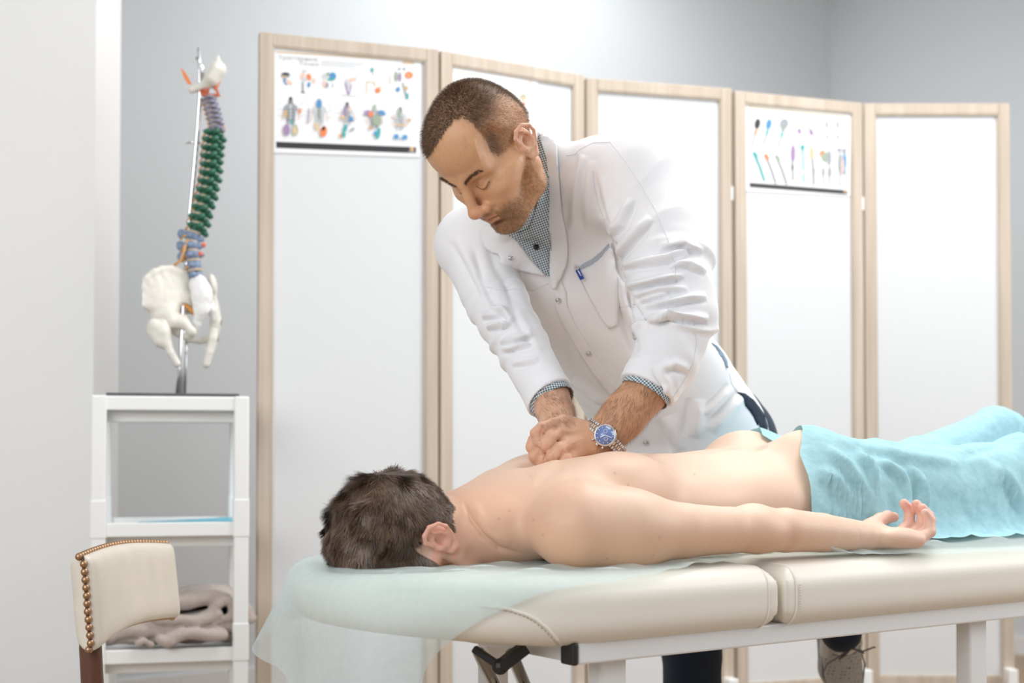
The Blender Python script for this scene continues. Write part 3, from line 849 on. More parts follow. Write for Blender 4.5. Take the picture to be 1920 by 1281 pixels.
# ------------------------------------------------------------------ chair
def chair():
    root = empty('chair', (-.5, 2.6, 0))
    tag(root, 'cream padded chair back with a brass nailhead border on a dark wooden post', 'chair')
    A = np.array([-.712, 2.36, 0]); B = np.array([-.662, 2.78, 0])
    zt0, zb0 = P(157, 1043, 2.36)[2], P(165, 1210, 2.36)[2]
    zt1, zb1 = P(316, 1019, 2.78)[2], P(320, 1158, 2.78)[2]
    d = nrm(B - A); nv = np.array([d[1], -d[0], 0])      # the padded face looks to +x
    n1, n2 = 28, 20
    def pt(u, v, s):
        """u along, v up, s = 0 face .. 1 rear"""
        c = A + (B - A) * u - nv * (.012 * math.sin(math.pi * u)) + nv * (.016 * (1 - v) + .007 * (1 - u))
        z = (zb0 + (zb1 - zb0) * u) * (1 - v) + (zt0 + (zt1 - zt0) * u) * v
        z += .010 * math.sin(math.pi * u) * (1 if v > .5 else 1) - (.012 if v < .5 else 0) * (1 - u) ** 3
        c = c - nv * s; c[2] = z
        return c
    V = []; Fc = []
    for side in (0, 1):
        for i in range(n1 + 1):
            for j in range(n2 + 1):
                u, v = i / n1, j / n2
                e = min(u * 2.2, (1 - u) * 2.2, v, 1 - v) * 2
                puff = .013 * math.sqrt(max(0, 1 - (1 - min(1, e * 2.2)) ** 2))
                if side == 0: V.append(pt(u, v, -puff))
                else:
                    pf = .022 * math.sqrt(max(0, 1 - (1 - min(1, e * 1.7)) ** 2))
                    V.append(pt(u, v, .02 + pf))
    w = n2 + 1; b = (n1 + 1) * w
    for i in range(n1):
        for j in range(n2):
            Fc.append((i * w + j, (i + 1) * w + j, (i + 1) * w + j + 1, i * w + j + 1))
            Fc.append((b + i * w + j, b + i * w + j + 1, b + (i + 1) * w + j + 1, b + (i + 1) * w + j))
    rim = [i * w for i in range(n1 + 1)] + [n1 * w + j for j in range(1, w)] + [i * w + n2 for i in range(n1 - 1, -1, -1)] + [j for j in range(n2 - 1, 0, -1)]
    for q in range(len(rim)):
        a_, c_ = rim[q], rim[(q + 1) % len(rim)]
        Fc.append((a_, b + a_, b + c_, c_))
    mb = MB(); mb.raw(V, Fc); br = mb.build('backrest', M_leather2, root, smooth=True); mod(br, 'SUBSURF', levels=1, render_levels=1)
    # dark welt under the nails
    path = [pt(u, 1, .013) - ZD * .001 for u in np.linspace(0, 1, 20)] + [pt(1, v, .013) for v in np.linspace(.95, 0, 12)] + [pt(u, 0, .013) + ZD * .003 for u in np.linspace(.95, 0, 20)] + [pt(0, v, .006) for v in np.linspace(.05, 1, 12)]
    MB().tube(path, .0025, 8, caps=False).build('welt', M_dwood, br, smooth=True)
    proto = None
    L = [0]; 
    for p, q in zip(path, path[1:]): L.append(L[-1] + np.linalg.norm(q - p))
    n = 88
    for k in range(n):
        s = L[-1] * k / n; i = max(0, np.searchsorted(L, s, 'right') - 1); i = min(i, len(path) - 2)
        f = (s - L[i]) / max(1e-6, L[i + 1] - L[i]); q = path[i] * (1 - f) + path[i + 1] * f + nv * .001
        if proto is None:
            proto = MB().ball((0, 0, 0), .0066, 6).build('nailhead', M_brass, br, smooth=True)
            proto.matrix_parent_inverse = Matrix(); o = proto
            proto.parent = br
        else:
            o = proto.copy(); COL.objects.link(o); o.parent = br
        o.location = q
    # post, seat and legs
    mb = MB(); p0 = pt(.08, .0, .018)
    mb.tube([p0 + ZD * .04, p0, p0 + np.array([.006, 0, -.10]), p0 + np.array([.0, -.004, -.2]), p0 + np.array([-.03, -.01, -p0[2]])], [.017, .019, .019, .02, .015], 12)
    mb.build('back_post', M_dwood, root, smooth=True)
    sx0, sy0 = -.685, 2.40
    MB().box((sx0 + .24, 2.60, .375), (.44, .42, .07)).build('seat', M_leather2, root, bevel=.03, seg=4)
    MB().box((sx0 + .24, 2.60, .325), (.42, .40, .04)).build('seat_frame', M_dwood, root, bevel=.004)
    for x, y in ((sx0 + .43, 2.42), (sx0 + .43, 2.78), (sx0 + .04, 2.78)):
        MB().tube([(x, y, .32), (x + .01, y, 0)], [.018, .012], 10).build('leg', M_dwood, root, smooth=True)
chair()

# ------------------------------------------------------------------ spine model
def spine():
    D = 3.42
    def Q(px, py, dd=0): return P(px, py, D + dd)
    base_z = SH_TOP
    base = S(.005, .15, base_z)
    root = empty('spine_model', base)
    tag(root, 'anatomical spine model with white pelvis, blue, green and violet vertebrae on a chrome stand', 'spine model')
    gr = mat('vertebra_green', (.015, .13, .075), .35, spec=.6); bl = mat('vertebra_blue', (.22, .29, .43), .45); vi = mat('vertebra_violet', (.27, .26, .34), .45)
    bone = mat('bone_white', (.80, .775, .70), .45, vary=.07, vscale=30, bump=.15, bscale=150); og = mat('nerve_orange', (.75, .40, .14), .45)
    rd = mat('atlas_red', (.58, .15, .07), .45); tn = mat('disc_tan', (.62, .50, .36), .5); rr = mat('tag_orange', (.85, .22, .03), .5); wh = mat('sacrum_white', (.86, .86, .85), .5)
    ax = (E1, E2, ZD)
    MB().box(base + ZD * .004, (.30, .24, .006), ax).build('base_plate', mat('dark_base', (.10, .10, .11), .4), root, bevel=.002)
    rp = [Q(335, 741), Q(339, 690), Q(345, 560), Q(352, 470), Q(356, 400), Q(364, 320), Q(370, 250), Q(375, 180), Q(374, 130), Q(372, 90)]
    MB().tube(rp, [.008] * 3 + [.0055] * 5 + [.004, .003], 14).build('stand_rod', M_steel, root, smooth=True)
    MB().tube([Q(346, 741, .02), Q(348, 690, .02), Q(350, 620, .02)], .004, 12).build('support_rod', M_steel, root, smooth=True)
    MB().tube([Q(348, 267), Q(376, 268)], .003, 8).ball(Q(349, 267), .004, 6).build('clamp_screw', M_steel, root, smooth=True)
    MB().tube([Q(368, 108), Q(380, 128), Q(381, 150)], .0035, 8).build('top_hook', M_steel, root, smooth=True)
    pts = [(386, 186), (389, 195), (392, 204), (395, 213), (397, 222), (400, 231), (402, 240)]
    T = [(400, 252), (398, 266), (396, 281), (395, 296), (394, 312), (392, 328), (389, 344), (386, 360), (382, 376), (377, 393), (372, 410), (369, 427)]
    Ls = [(361, 444), (360, 461), (361, 479), (364, 498), (367, 516)]
    allp = pts + T + Ls
    sc = D / F_PX
    for i, (x, y) in enumerate(allp):
        a = allp[max(i - 1, 0)]; b = allp[min(i + 1, len(allp) - 1)]
        up = nrm(Q(*a) - Q(*b)); side = nrm(np.cross(up, [0, 1., 0])); dep = np.cross(side, up); side = -side if side[0] < 0 else side
        c = Q(x, y); m = vi if i < 7 else gr if i < 19 else bl
        g = Q(a[0], a[1]); gap = np.linalg.norm(Q(*a) - Q(*b)) / 2
        r = (.0115 if i < 7 else .0135 + .0004 * (i - 7) if i < 19 else .0185)
        mb = MB()
        mb.tube([c - up * gap * .42, c - up * gap * .36, c, c + up * gap * .36, c + up * gap * .42], [r * .8, r, r * .84, r, r * .8], 14)
        j = (i * 7 % 5 - 2) * .0006
        if i < 7:
            mb.tube([c, c + side * .018 - up * .004, c + side * (.024 + j) - up * .010], [.009, .0075, .005], 8)
            mb.tube([c + dep * -.004, c + side * .012 - dep * .014, c + side * .016 - dep * .018 - up * .003], [.005, .0045, .003], 8)
            mb.tube([c, c - side * .010 - dep * .012], [.005, .003], 8)
            mb.torus(c + side * .010, up, .010, .0035, 14, 6)
        elif i < 19:
            mb.tube([c, c + side * .018 - up * .004, c + side * (.031 + j) - up * .013], [.0115, .0095, .0055], 8)
            mb.tube([c, c + side * .010 - dep * .020 + up * .004, c + side * .016 - dep * .030 + up * .005], [.010, .008, .0075], 8)
            mb.tube([c, c - side * .013 - dep * .014 + up * .003, c - side * .020 - dep * .018], [.010, .007, .004], 8)
            mb.torus(c + side * .012 - dep * .004, up, .010, .005, 14, 6)
        else:
            mb.tube([c, c - side * .022 + up * .002, c - side * (.036 if i < 22 else .018) + up * (.003 - j * 3)], [.009, .007, .004], 8)
            if i < 22: mb.ball(c - side * .028, .011, 6, (.9, .5, 1.1)); mb.tube([c, c + side * .018 - up * .003, c + side * .028 + up * .001], [.009, .007, .005], 8)
            mb.tube([c, c - dep * .026 - side * .004], [.01, .006], 8)
        mb.build('vertebra', m, root, smooth=True)
        if i < 23:
            nx = Q(*allp[i + 1]); q = (c + nx) / 2
            MB().tube([q - up * gap * .12, q + up * gap * .12], [r * .95, r * .95], 12).build('intervertebral_disc', tn, root, smooth=True)
        if 6 < i < 23:
            MB().tube([c - side * .004 - dep * .012, c - side * .018 - up * .004 - dep * .010, c - side * .026 - up * .014], [.003, .0028, .002], 6).build('nerve_root', og, root, smooth=True)
        elif i <= 6:
            MB().ball(c - side * .011 - dep * .008, .004, 5).build('nerve_root', og, root, smooth=True)
    MB().tube([Q(352, 450, -.02), Q(345, 470, -.025), Q(340, 487, -.02), Q(326, 498, -.02)], .0035, 8).build('sciatic_nerve', og, root, smooth=True)
    MB().tube([Q(400, 236), Q(412, 241), Q(421, 239)], [.006, .007, .003], 8).tube([Q(412, 241), Q(416, 262)], [.003, .002], 6).build('vertebral_artery', rd, root, smooth=True)
    MB().ball(Q(382, 459, -.02), .006, 6).ball(Q(376, 476, -.02), .006, 6).build('disc_prolapse', mat('prolapse_red', (.75, .18, .1), .4), root, smooth=True)
    # skull base, atlas, tag
    v = Vox(Q(335, 200, -.08), Q(440, 80, .1), .002)
    v.chain([Q(360, 168), Q(372, 164), Q(386, 158), Q(398, 147)], [.010, .009, .012, .016], .008)
    v.cone(Q(398, 150), Q(408, 132), .018, .018, .01, n=(0, 1, 0), fl=1.6).cone(Q(408, 132), Q(409, 104), .017, .002, .01)
    v.cone(Q(402, 145), Q(416, 128), .010, .008, .01)
    V, Fq = v.mesh(2); mk('skull_base', V, Fq, bone, root)
    MB().tube([Q(374, 170), Q(392, 156), Q(406, 148), Q(410, 152), Q(404, 166), Q(410, 178), Q(392, 180), Q(378, 176), Q(374, 170)], .0055, 10).ball(Q(386, 170), .009, 6).build('atlas', rd, root, smooth=True)
    MB().raw([Q(*p, dd) for dd in (-.012, -.010) for p in ((338, 126), (343, 131), (350, 140), (360, 158), (352, 158), (345, 146))], [(0, 1, 2, 3, 4, 5), (11, 10, 9, 8, 7, 6)] + [(k, 6 + k, 6 + (k + 1) % 6, (k + 1) % 6) for k in range(6)]).build('ribbon_tag', rr, root)
    # pelvis
    v = Vox(Q(250, 690, -.13), Q(430, 490, .13), .0026)
    n = nrm([.35, -.9, .2])
    def W(px, py, dd, r): return Q(px, py, dd), r * sc
    def EL(px, py, dd, rx, ry, rz, a, k=.008, op='add', tilt=.35):
        ca, sa = math.cos(a), math.sin(a)
        X = np.array([ca, 0, sa]); Z = np.array([-sa, 0, ca]); Y = np.array([0, 1., 0])
        X2 = X * math.cos(tilt) + Y * math.sin(tilt); Y2 = -X * math.sin(tilt) + Y * math.cos(tilt)
        v.ell(Q(px, py, dd), (rx * sc, rz * sc, ry * sc), (X2, Y2, Z), k, op)
    crest = [(265, 572, -.060), (262, 556, -.062), (265, 538, -.062), (274, 522, -.058), (288, 510, -.048), (305, 504, -.034), (322, 503, -.020), (338, 508, -.008), (350, 518, .0), (358, 532, .008), (364, 552, .010)]
    for (x, y, dd) in crest: v.cone(Q(x, y, dd), Q(312, 588, -.022), .0075, .013, .016)
    v.chain([Q(x, y, dd) for x, y, dd in crest], .0068, .006)
    v.cone(Q(292, 592, -.035), Q(314, 590, -.03), .014, .017, .01)
    v.chain([Q(300, 592, -.03), Q(322, 604, -.03), Q(344, 606, -.03), Q(360, 622, -.03)], [.018, .014, .014, .010], .01)
    v.chain([Q(326, 606, -.02), Q(330, 622, .0), Q(350, 636, .02), Q(376, 640, .03), Q(400, 632, .03), Q(406, 606, .03)], [.012, .011, .009, .008, .010, .013], .008)
    v.chain([Q(360, 622, -.03), Q(358, 630, -.02), Q(345, 632, 0)], [.010, .008, .008], .008)
    v.chain([Q(350, 560, .0), Q(352, 580, -.01), Q(340, 600, -.02)], [.014, .008, .010], .01)
    EL(398, 535, .03, 9, 22, 14, .15); EL(403, 590, .03, 8, 30, 14, 0.05)
    v.chain([Q(400, 560, .03), Q(404, 600, .03), Q(400, 632, .03)], [.009, .012, .009], .008)
    EL(345, 578, -.03, 12, 12, 30, .3, .004, 'sub', 0)
    V, Fq = v.mesh(7); N = vnormals(V, Fq); V = V + N * (vnoise(V, 90, 5) * .0008)[:, None]
    mk('pelvis', V, Fq, bone, root)
    MB().tube([Q(336, 577, .02), Q(362, 579, .02)], [.014, .014], 10).build('cartilage', tn, root, smooth=True)
    MB().tube([Q(338, 566, -.0), Q(350, 574, -.01), Q(361, 584, -.01), Q(363, 590, -.005)], [.003, .0035, .004, .003], 8).build('sacral_nerve', mat('nerve_deep_orange', (.8, .32, .04), .45), root, smooth=True)
    v = Vox(Q(330, 645, -.06), Q(420, 505, .08), .0024)
    v.chain([Q(372, 532, -.01), Q(378, 555, -.016), Q(378, 580, -.018), Q(370, 605, -.01), Q(366, 628, .0)], [.022, .024, .019, .010, .0045], .01, n=(0, 1, 0), fl=.5)
    v.cone(Q(386, 545, -.008), Q(396, 580, .0), .014, .010, .01, n=(0, 1, 0), fl=.5)
    v.chain([Q(396, 580, .0), Q(400, 600, .01)], [.010, .006], .008)
    for (x, y) in ((386, 569), (394, 567), (392, 577), (398, 575), (370, 547)): v.ball(Q(x, y, -.028), .0028, .001, 'sub')
    V, Fq = v.mesh(2); N = vnormals(V, Fq); V = V + N * (vnoise(V, 120, 6) * .001)[:, None]
    mk('sacrum', V, Fq, wh, root)
    for kind in (0, 1):
        v = Vox(Q(265, 700, -.1), Q(420, 585, .1), .0024)
        if kind == 0:
            v.chain([Q(308, 600, -.03), Q(304, 615, -.04), Q(290, 612, -.045)], [.018, .015, .014], .01)
            v.chain([Q(288, 608, -.045), Q(284, 622, -.045), Q(298, 640, -.045)], [.013, .012, .014], .01)
            v.chain([Q(306, 625, -.042), Q(312, 645, -.04), Q(320, 662, -.04), Q(332, 682, -.035)], [.018, .013, .0095, .0095], .012)
        else:
            v.chain([Q(404, 610, .03), Q(400, 635, .025), Q(393, 660, .02), Q(387, 683, .02)], [.012, .013, .0105, .010], .01)
        V, Fq = v.mesh(2); mk('femur', V, Fq, bone, root)
spine()
# ------------------------------------------------------------------ massage table
T0 = np.array([-.103, 2.154, 0.])
def TL(t, w, z): return T0 + TD * t + WD * w + ZD * z
RT = np.array([TD, WD, ZD])
T0w = T0.copy()
TOPZ, BOTZ = .700, .607
def cushion(kind):
    if kind == 'head': lo, hi = (-.25, -.35, .58), (.43, .35, .73)
    else: lo, hi = (.38, -.35, .58), (1.98, .35, .73)
    v = Vox(lo, hi, .005, RT, T0w)
    r = .034
    def f(X, Y, Z):
        Xb, Yb, Zb = np.broadcast_arrays(X, Y, Z)
        dome = .010 * (1 - np.clip(np.abs(Yb) / .31, 0, 1) ** 2.5) * np.clip((Xb - .12) / .3, 0, 1)
        if kind == 'head':
            a = np.where(Xb < .09, np.sqrt((Xb - .09) ** 2 * 1.0 + Yb ** 2) - .308, np.abs(Yb) - .308)
            a = np.maximum(a, Xb - .398)
            taper = np.clip((.0 - Xb) / .25, 0, 1) * .02
        else:
            a = np.maximum(np.abs(Yb) - .308, np.maximum(.412 - Xb, Xb - 1.93)); taper = 0
        zc = (TOPZ + dome + BOTZ + taper) / 2; hh = (TOPZ + dome - BOTZ - taper) / 2
        a = a + r; b = np.abs(Zb - zc) - hh + r
        return np.minimum(np.maximum(a, b), 0) + np.sqrt(np.maximum(a, 0) ** 2 + np.maximum(b, 0) ** 2) - r
    v.put(f, lo, hi, 0)
    if kind == 'head':
        v.ell((-.065, 0, .70), (.115, .083, .075), None, .012, 'sub')
        v.ell((-.065, 0, .62), (.115, .083, .075), None, .012, 'sub')
    return v.mesh(2)
table = empty('massage_table', TL(.8, 0, 0))
tag(table, 'cream padded massage table on a white metal frame, the patient lying on it', 'massage table')
CV, CF = cushion('head'); ch = mk('head_cushion', CV, CF, M_leather, table)
FV, FF = cushion('foot'); cf = mk('body_cushion', FV, FF, M_leather, table)
BV_head = bvh_of(CV, CF); BV_tab = bvh_of(np.concatenate([CV, FV]), np.concatenate([CF, FF + len(CV)]))
def loop_at(t, r=.034, g=.0015):
    pts = []
    for (cw, cz, a0) in ((.308 - r, BOTZ + r, -90), (.308 - r, TOPZ - r, 0), (-.308 + r, TOPZ - r, 90), (-.308 + r, BOTZ + r, 180)):
        for k in range(7):
            a = math.radians(a0 + 15 * k); pts.append(TL(t, cw + (r + g) * math.cos(a), cz + (r + g) * math.sin(a)))
    pts.append(pts[0]); return pts
MB().tube(loop_at(.398 - .022, g=.0004), .0012, 8).build('piping', M_leather, ch, smooth=True)
MB().tube(loop_at(.412 + .022, g=.0006), .0016, 8).build('piping', M_leather, cf, smooth=True)
def on_surface(pts, bv, off):
    out = []
    for x, y in pts:
        d = Vector(ray(x, y)); h = bv.ray_cast(Vector((0, 0, CAM_H)), d)
        if h[0] is not None: out.append(np.array(h[0]) + np.array(h[1]) * off)
    return out
sp = [(905, 1136), (930, 1138), (960, 1144), (985, 1152), (1005, 1162), (1025, 1178), (1042, 1196), (1052, 1208)]
MB().tube(on_surface(sp, BV_head, .001), .0026, 8).build('piping', M_leather, ch, smooth=True)
sp2 = [(x - 5, y + 3) for x, y in sp]
q = on_surface([(a[0] + (b[0] - a[0]) * k / 6, a[1] + (b[1] - a[1]) * k / 6) for a, b in zip(sp2, sp2[1:]) for k in range(6)], BV_head, .0005)
mb = MB()
for a, b in zip(q[::2], q[1::2]): mb.tube([a, b], .0008, 5)
mb.build('stitching', mat('stitch_thread', (.55, .5, .43), .7), ch, smooth=True)
q = [TL(.412 + .028, .3095, z) for z in np.linspace(.63, .672, 22)]
mb = MB()
for a, b in zip(q[::2], q[1::2]): mb.tube([a, b], .0007, 5)
mb.build('stitching', mat('stitch_thread_2', (.55, .5, .43), .7), cf, smooth=True)
AXT = (TD, WD, ZD)
RZ0, RZ1 = .582, .612
for w, nm in ((.272, 'side_rail'), (-.272, 'side_rail')):
    MB().box(TL((.035 + 1.9) / 2, w, (RZ0 + RZ1) / 2), (1.865, .03, RZ1 - RZ0), AXT).build(nm, M_white_metal, table, bevel=.003)
for t in (.05, .96, 1.88):
    MB().box(TL(t, 0, .597), (.03, .514, .028), AXT).build('cross_rail', M_white_metal, table, bevel=.003)
MB().box(TL(.0295, .274, .597), (.009, .031, .031), AXT).build('end_cap', M_black, table, bevel=.003)
MB().box(TL(.026, -.274, .597), (.014, .034, .046), AXT).build('end_cap', M_black, table, bevel=.003)
for t, w in ((.115, .25), (.925, .25), (.26, -.25), (1.57, -.25)):
    mb = MB().box(TL(t, w, .30), (.047, .03, .575), AXT); mb.box(TL(t, w, .012), (.06, .045, .022), AXT)
    mb.build('leg', M_white_metal, table, bevel=.004)
for (a, b) in (((897, 1222), (935, 1300)), ((958, 1222), (990, 1300))):
    pa, pb = P(a[0], a[1], 2.03), P(b[0], b[1], 1.98)
    MB().tube([pa, pa + (pb - pa) * 3.6], .009, 12).build('strut', M_steel, table, smooth=True)
pa, pb, pc = P(888, 1216, 2.0), P(938, 1250, 1.99), P(985, 1214, 2.0)
mb = MB(); mb.box((pa + pb) / 2, (np.linalg.norm(pb - pa), .01, .012), (nrm(pb - pa), nrm(np.cross(nrm(pb - pa), nrm(np.cross(pb - pa, ZD)))), nrm(np.cross(pb - pa, ZD))))
mb.box((pc + pb) / 2, (np.linalg.norm(pc - pb), .016, .024), (nrm(pc - pb), nrm(np.cross(nrm(pc - pb), nrm(np.cross(pc - pb, ZD)))), nrm(np.cross(pc - pb, ZD))))
mb.ball(pb, .012, 6); mb.build('hinge_bracket', M_black, table, bevel=.002)

# ------------------------------------------------------------------ disposable under-sheet
M_sheet = sheet_mat('pale_blue_nonwoven', (.84, .94, .955), .55, fibre=.07, trans=.5)
def undersheet():
    def hang(a):
        """length past the rim as the angle a goes from the near side (0) over the head end (90) to the far side (180)"""
        ks = [0, 12, 22, 36, 44, 50, 55, 63, 75, 90, 105, 130, 180]
        hs = [.0, .003, .012, .045, .075, .105, .19, .31, .36, .26, .15, .11, .08]
        return float(np.interp(a, ks, hs))
    cols = []
    nv = 46
    us = [('s', t) for t in np.linspace(1.90, .09, 92)] + [('a', a) for a in np.linspace(0, 180, 72)[1:-1]] + [('f', t) for t in np.linspace(.09, 1.90, 92)]
    V = []
    for k, (m, x) in enumerate(us):
        R = .308
        for j in range(nv):
            f = j / (nv - 1)
            if m == 's':
                ve = float(np.interp(x, [.09, .15, .22, .30, .40, .52, .62, .8, 1.2, 1.95], [.306, .300, .288, .268, .255, .268, .285, .298, .302, .302]))
            elif m == 'a': ve = R + hang(x)
            else: ve = R + .06
            v = ve * f
            rim = R - .03
            if v <= rim: rr, dz = v, 0.0
            else:
                s = v - rim; ang = min(s / .036, math.pi / 2)
                rr = rim + .036 * math.sin(ang); dz = -.036 * (1 - math.cos(ang)); rest = s - .036 * math.pi / 2
                if rest > 0:
                    fl = .06
                    if m == 'a': fl = float(np.interp(x, [0, 45, 60, 75, 90, 110, 130, 180], [.0, .0, .03, .05, .08, .26, .30, .2]))
                    wob = 0
                    if m == 'a': wob = .018 * math.sin(x * .105 + 1.0) * min(1, rest / .1) + .010 * math.sin(x * .23) * min(1, rest / .12)
                    rr += rest * fl + wob; dz -= rest * math.sqrt(1 - min(.8, fl ** 2))
            dome = .010 * (1 - min(1, rr / .31) ** 2.5) * (min(1, max(0, (x - .12) / .3)) if m != 'a' else 0)
            z = TOPZ + dome + .0065 + dz * .98; rr += .004 * min(1, rr / .3)
            if m == 's': p = [x, rr, z]
            elif m == 'f': p = [x, -rr, z]
            else: p = [.09 - rr * math.sin(math.radians(x)), rr * math.cos(math.radians(x)), z]
            if dz > -.02:
                q = p
                e = .0025 * (math.sin(q[0] * 37 + q[1] * 61) + math.sin(q[0] * 83 - q[1] * 29 + 1)) * (1 if q[0] > -.1 else .6) * max(0, 1 + dz / .02)
                p[2] += max(0, e)
                if m == 's':
                    edge = max(0, 1 - (ve - v) / .05)
                    p[2] += edge * .028 * math.exp(-((x - .50) / .055) ** 2) + edge * .006 * math.exp(-((x - .38) / .03) ** 2)
                    p[2] += .012 * math.exp(-((rr - .2) / .09) ** 2) * (1 / (1 + math.exp(-(x - .95) * 12)))
                    p[2] += .004 * math.exp(-((rr - .25) / .03) ** 2) * math.sin(x * 21) ** 2 * (x > .6)
            V.append(TL(*p))
    n = len(us); Fc = []
    for k in range(n - 1):
        for j in range(nv - 1): Fc.append((k * nv + j, (k + 1) * nv + j, (k + 1) * nv + j + 1, k * nv + j + 1))
    V = np.array(V)
    # the face opening: the sheet dips under the head
    L = (V - T0) @ RT.T
    e = ((L[:, 0] + .065) / .11) ** 2 + (L[:, 1] / .078) ** 2
    V[:, 2] -= .07 * np.clip(1 - e, 0, 1) ** .5 * (L[:, 2] > .68)
    o = mk('paper_sheet', V, np.array(Fc), M_sheet)
    tag(o, 'pale blue disposable sheet over the table top, hanging down off the head end', 'sheet')
    return V, np.array(Fc)
USV, USF = undersheet()
# ------------------------------------------------------------------ heads
M_skin = mat('skin', (.8, .6, .5), .48, sss=.22, attr=True, bump=.12, bscale=600, spec=.4, sscale=.008)

def ear(v, p, s, sd, h=.0):
    """one ear; p maps (l, f, u) of the head to space, sd is the side"""
    def q(l, f, u): return p(sd * l, f - .002, u)
    k = .0025
    v.ell(q(.079, -.004, .002), np.array([.004, .017, .027]) * s, v._hr(sd), .006)
    v.ell(q(.076, .002, -.002), np.array([.008, .012, .018]) * s, v._hr(sd), .008)
    v.chain([q(.0785, .013, .008), q(.081, .0145, .022), q(.085, .006, .031), q(.090, -.008, .031), q(.093, -.018, .020), q(.092, -.020, .006), q(.087, -.016, -.008), q(.082, -.009, -.020), q(.080, -.001, -.028), q(.078, .007, -.026), q(.076, .010, -.018)],
            [.0035 * s, .0036 * s, .0036 * s, .0036 * s, .0036 * s, .0034 * s, .0034 * s, .0042 * s, .0062 * s, .0056 * s, .004 * s], k)
    v.chain([q(.086, -.003, .020), q(.089, -.010, .010), q(.087, -.011, -.002), q(.084, -.006, -.013), q(.0815, .002, -.016)], [.0026 * s, .0032 * s, .0034 * s, .0034 * s, .003 * s], .003)
    v.chain([q(.078, .013, -.001), q(.081, .011, -.006), q(.079, .011, -.011)], [.004 * s, .0046 * s, .0035 * s], .003)
    v.ell(q(.0865, .001, .002), np.array([.0105, .0076, .0105]) * s, v._hr(sd), .003, 'sub')
    v.ell(q(.0915, .003, .018), np.array([.008, .0052, .006]) * s, v._hr(sd), .003, 'sub')
    v.cone(q(.092, -.0145, .019), q(.092, -.0155, .004), .0026 * s, .0024 * s, .002, 'sub')

def head(v, M, L, F, U, s=1.0, brow=1.0, lids=True):
    L, F, U = map(nrm, (L, F, U)); M = np.asarray(M, float)
    def p(l, f, u): return M + (L * l + F * f + U * u) * s
    HR = np.array([L, F, U]); v._hr = lambda sd=1: HR
    def E(c, r, k=.012, op='add'): v.ell(p(*c), np.array(r) * s, HR, k, op)
    def C(a, b, ra, rb, k=.01, op='add', n=None, fl=1): v.cone(p(*a), p(*b), ra * s, rb * s, k, op, n, fl)
    E((0, .004, .052), (.0755, .086, .083), .01)
    E((0, .044, .058), (.070, .056, .066), .02)
    E((0, -.030, .02), (.066, .060, .062), .02)
    E((0, .045, -.015), (.060, .050, .062), .02)
    E((0, .050, -.060), (.047, .046, .052), .02)
    for a in (-1, 1):
        C((a * .058, .004, -.045), (a * .050, .018, -.074), .020, .018, .02)
        C((a * .050, .018, -.074), (a * .014, .074, -.101), .018, .017, .02)
        E((a * .049, .062, -.022), (.021, .024, .016), .022)          # cheek bone
        E((a * .060, .030, -.010), (.016, .034, .014), .02)           # cheek arch
        C((a * .014, .0925, .026), (a * .046, .0755, .028), .0085, .008, .014)   # brow ridge
        E((a * .029, .0975, .006), (.0165, .013, .0115), .012, 'sub')  # socket
        E((a * .0285, .0775, .005), (.0148, .0135, .0135), .004)       # closed lid over the eye
        lidp = [(.0150, .0850, .0025), (.0205, .0888, -.0015), (.0265, .0908, -.0034), (.0325, .0900, -.0028), (.0380, .0868, -.0004), (.0420, .0825, .0030)]   # lower edge of the upper lid
        for i_ in range(5): C((a * lidp[i_][0],) + lidp[i_][1:], (a * lidp[i_ + 1][0],) + lidp[i_ + 1][1:], .0023, .0023, .003)
        E((a * .031, .078, -.016), (.016, .009, .006), .012)          # below the eye
        E((a * .030, .074, -.052), (.017, .018, .026), .02)           # cheek flesh
        E((a * .0135, .1035, -.0375), (.0090, .0105, .0085), .006)       # wing of the nose
        E((a * .0065, .1085, -.0462), (.0032, .0045, .0030), .003, 'sub')  # nostril
        C((a * .0245, .0955, -.046), (a * .031, .087, -.066), .0018, .0022, .009, 'sub')  # nasolabial line
        E((a * .068, .045, .045), (.014, .024, .03), .02, 'sub')      # temple
        E((a * .0240, .0925, -.0640), (.006, .006, .006), .008, 'sub')
    C((0, .095, .018), (0, .119, -.029), .0085, .0095, .012)          # bridge
    E((0, .119, -.032), (.0125, .0115, .0105), .006)                 # tip
    C((0, .116, -.041), (0, .100, -.047), .0045, .004, .006)          # septum
    E((0, .086, -.061), (.028, .018, .021), .014)                     # mouth mound
    C((-.016, .0985, -.0585), (0, .1050, -.0560), .0034, .0042, .005)
    C((.016, .0985, -.0585), (0, .1050, -.0560), .0034, .0042, .005)
    C((-.014, .0975, -.0675), (0, .1030, -.0690), .0040, .0050, .005)
    C((.014, .0975, -.0675), (0, .1030, -.0690), .0040, .0050, .005)
    C((-.021, .098, -.0630), (0, .1100, -.0625), .0013, .0015, .003, 'sub')
    C((.021, .098, -.0630), (0, .1100, -.0625), .0013, .0015, .003, 'sub')
    E((0, .097, -.081), (.018, .008, .005), .010, 'sub')
    E((0, .084, -.096), (.022, .020, .016), .014)                     # chin
    for a in (-1, 1): ear(v, p, s, a)
    return p

def canon(V, M, L, F, U, s=1.0):
    d = (V - np.asarray(M)) / s
    return np.stack([d @ nrm(L), d @ nrm(F), d @ nrm(U)], 1)

def sstep(a, b, x):
    t = np.clip((x - a) / (b - a), 0, 1); return t * t * (3 - 2 * t)

def paint(C, m, col):
    return C * (1 - m[:, None]) + np.asarray(col)[None] * m[:, None]

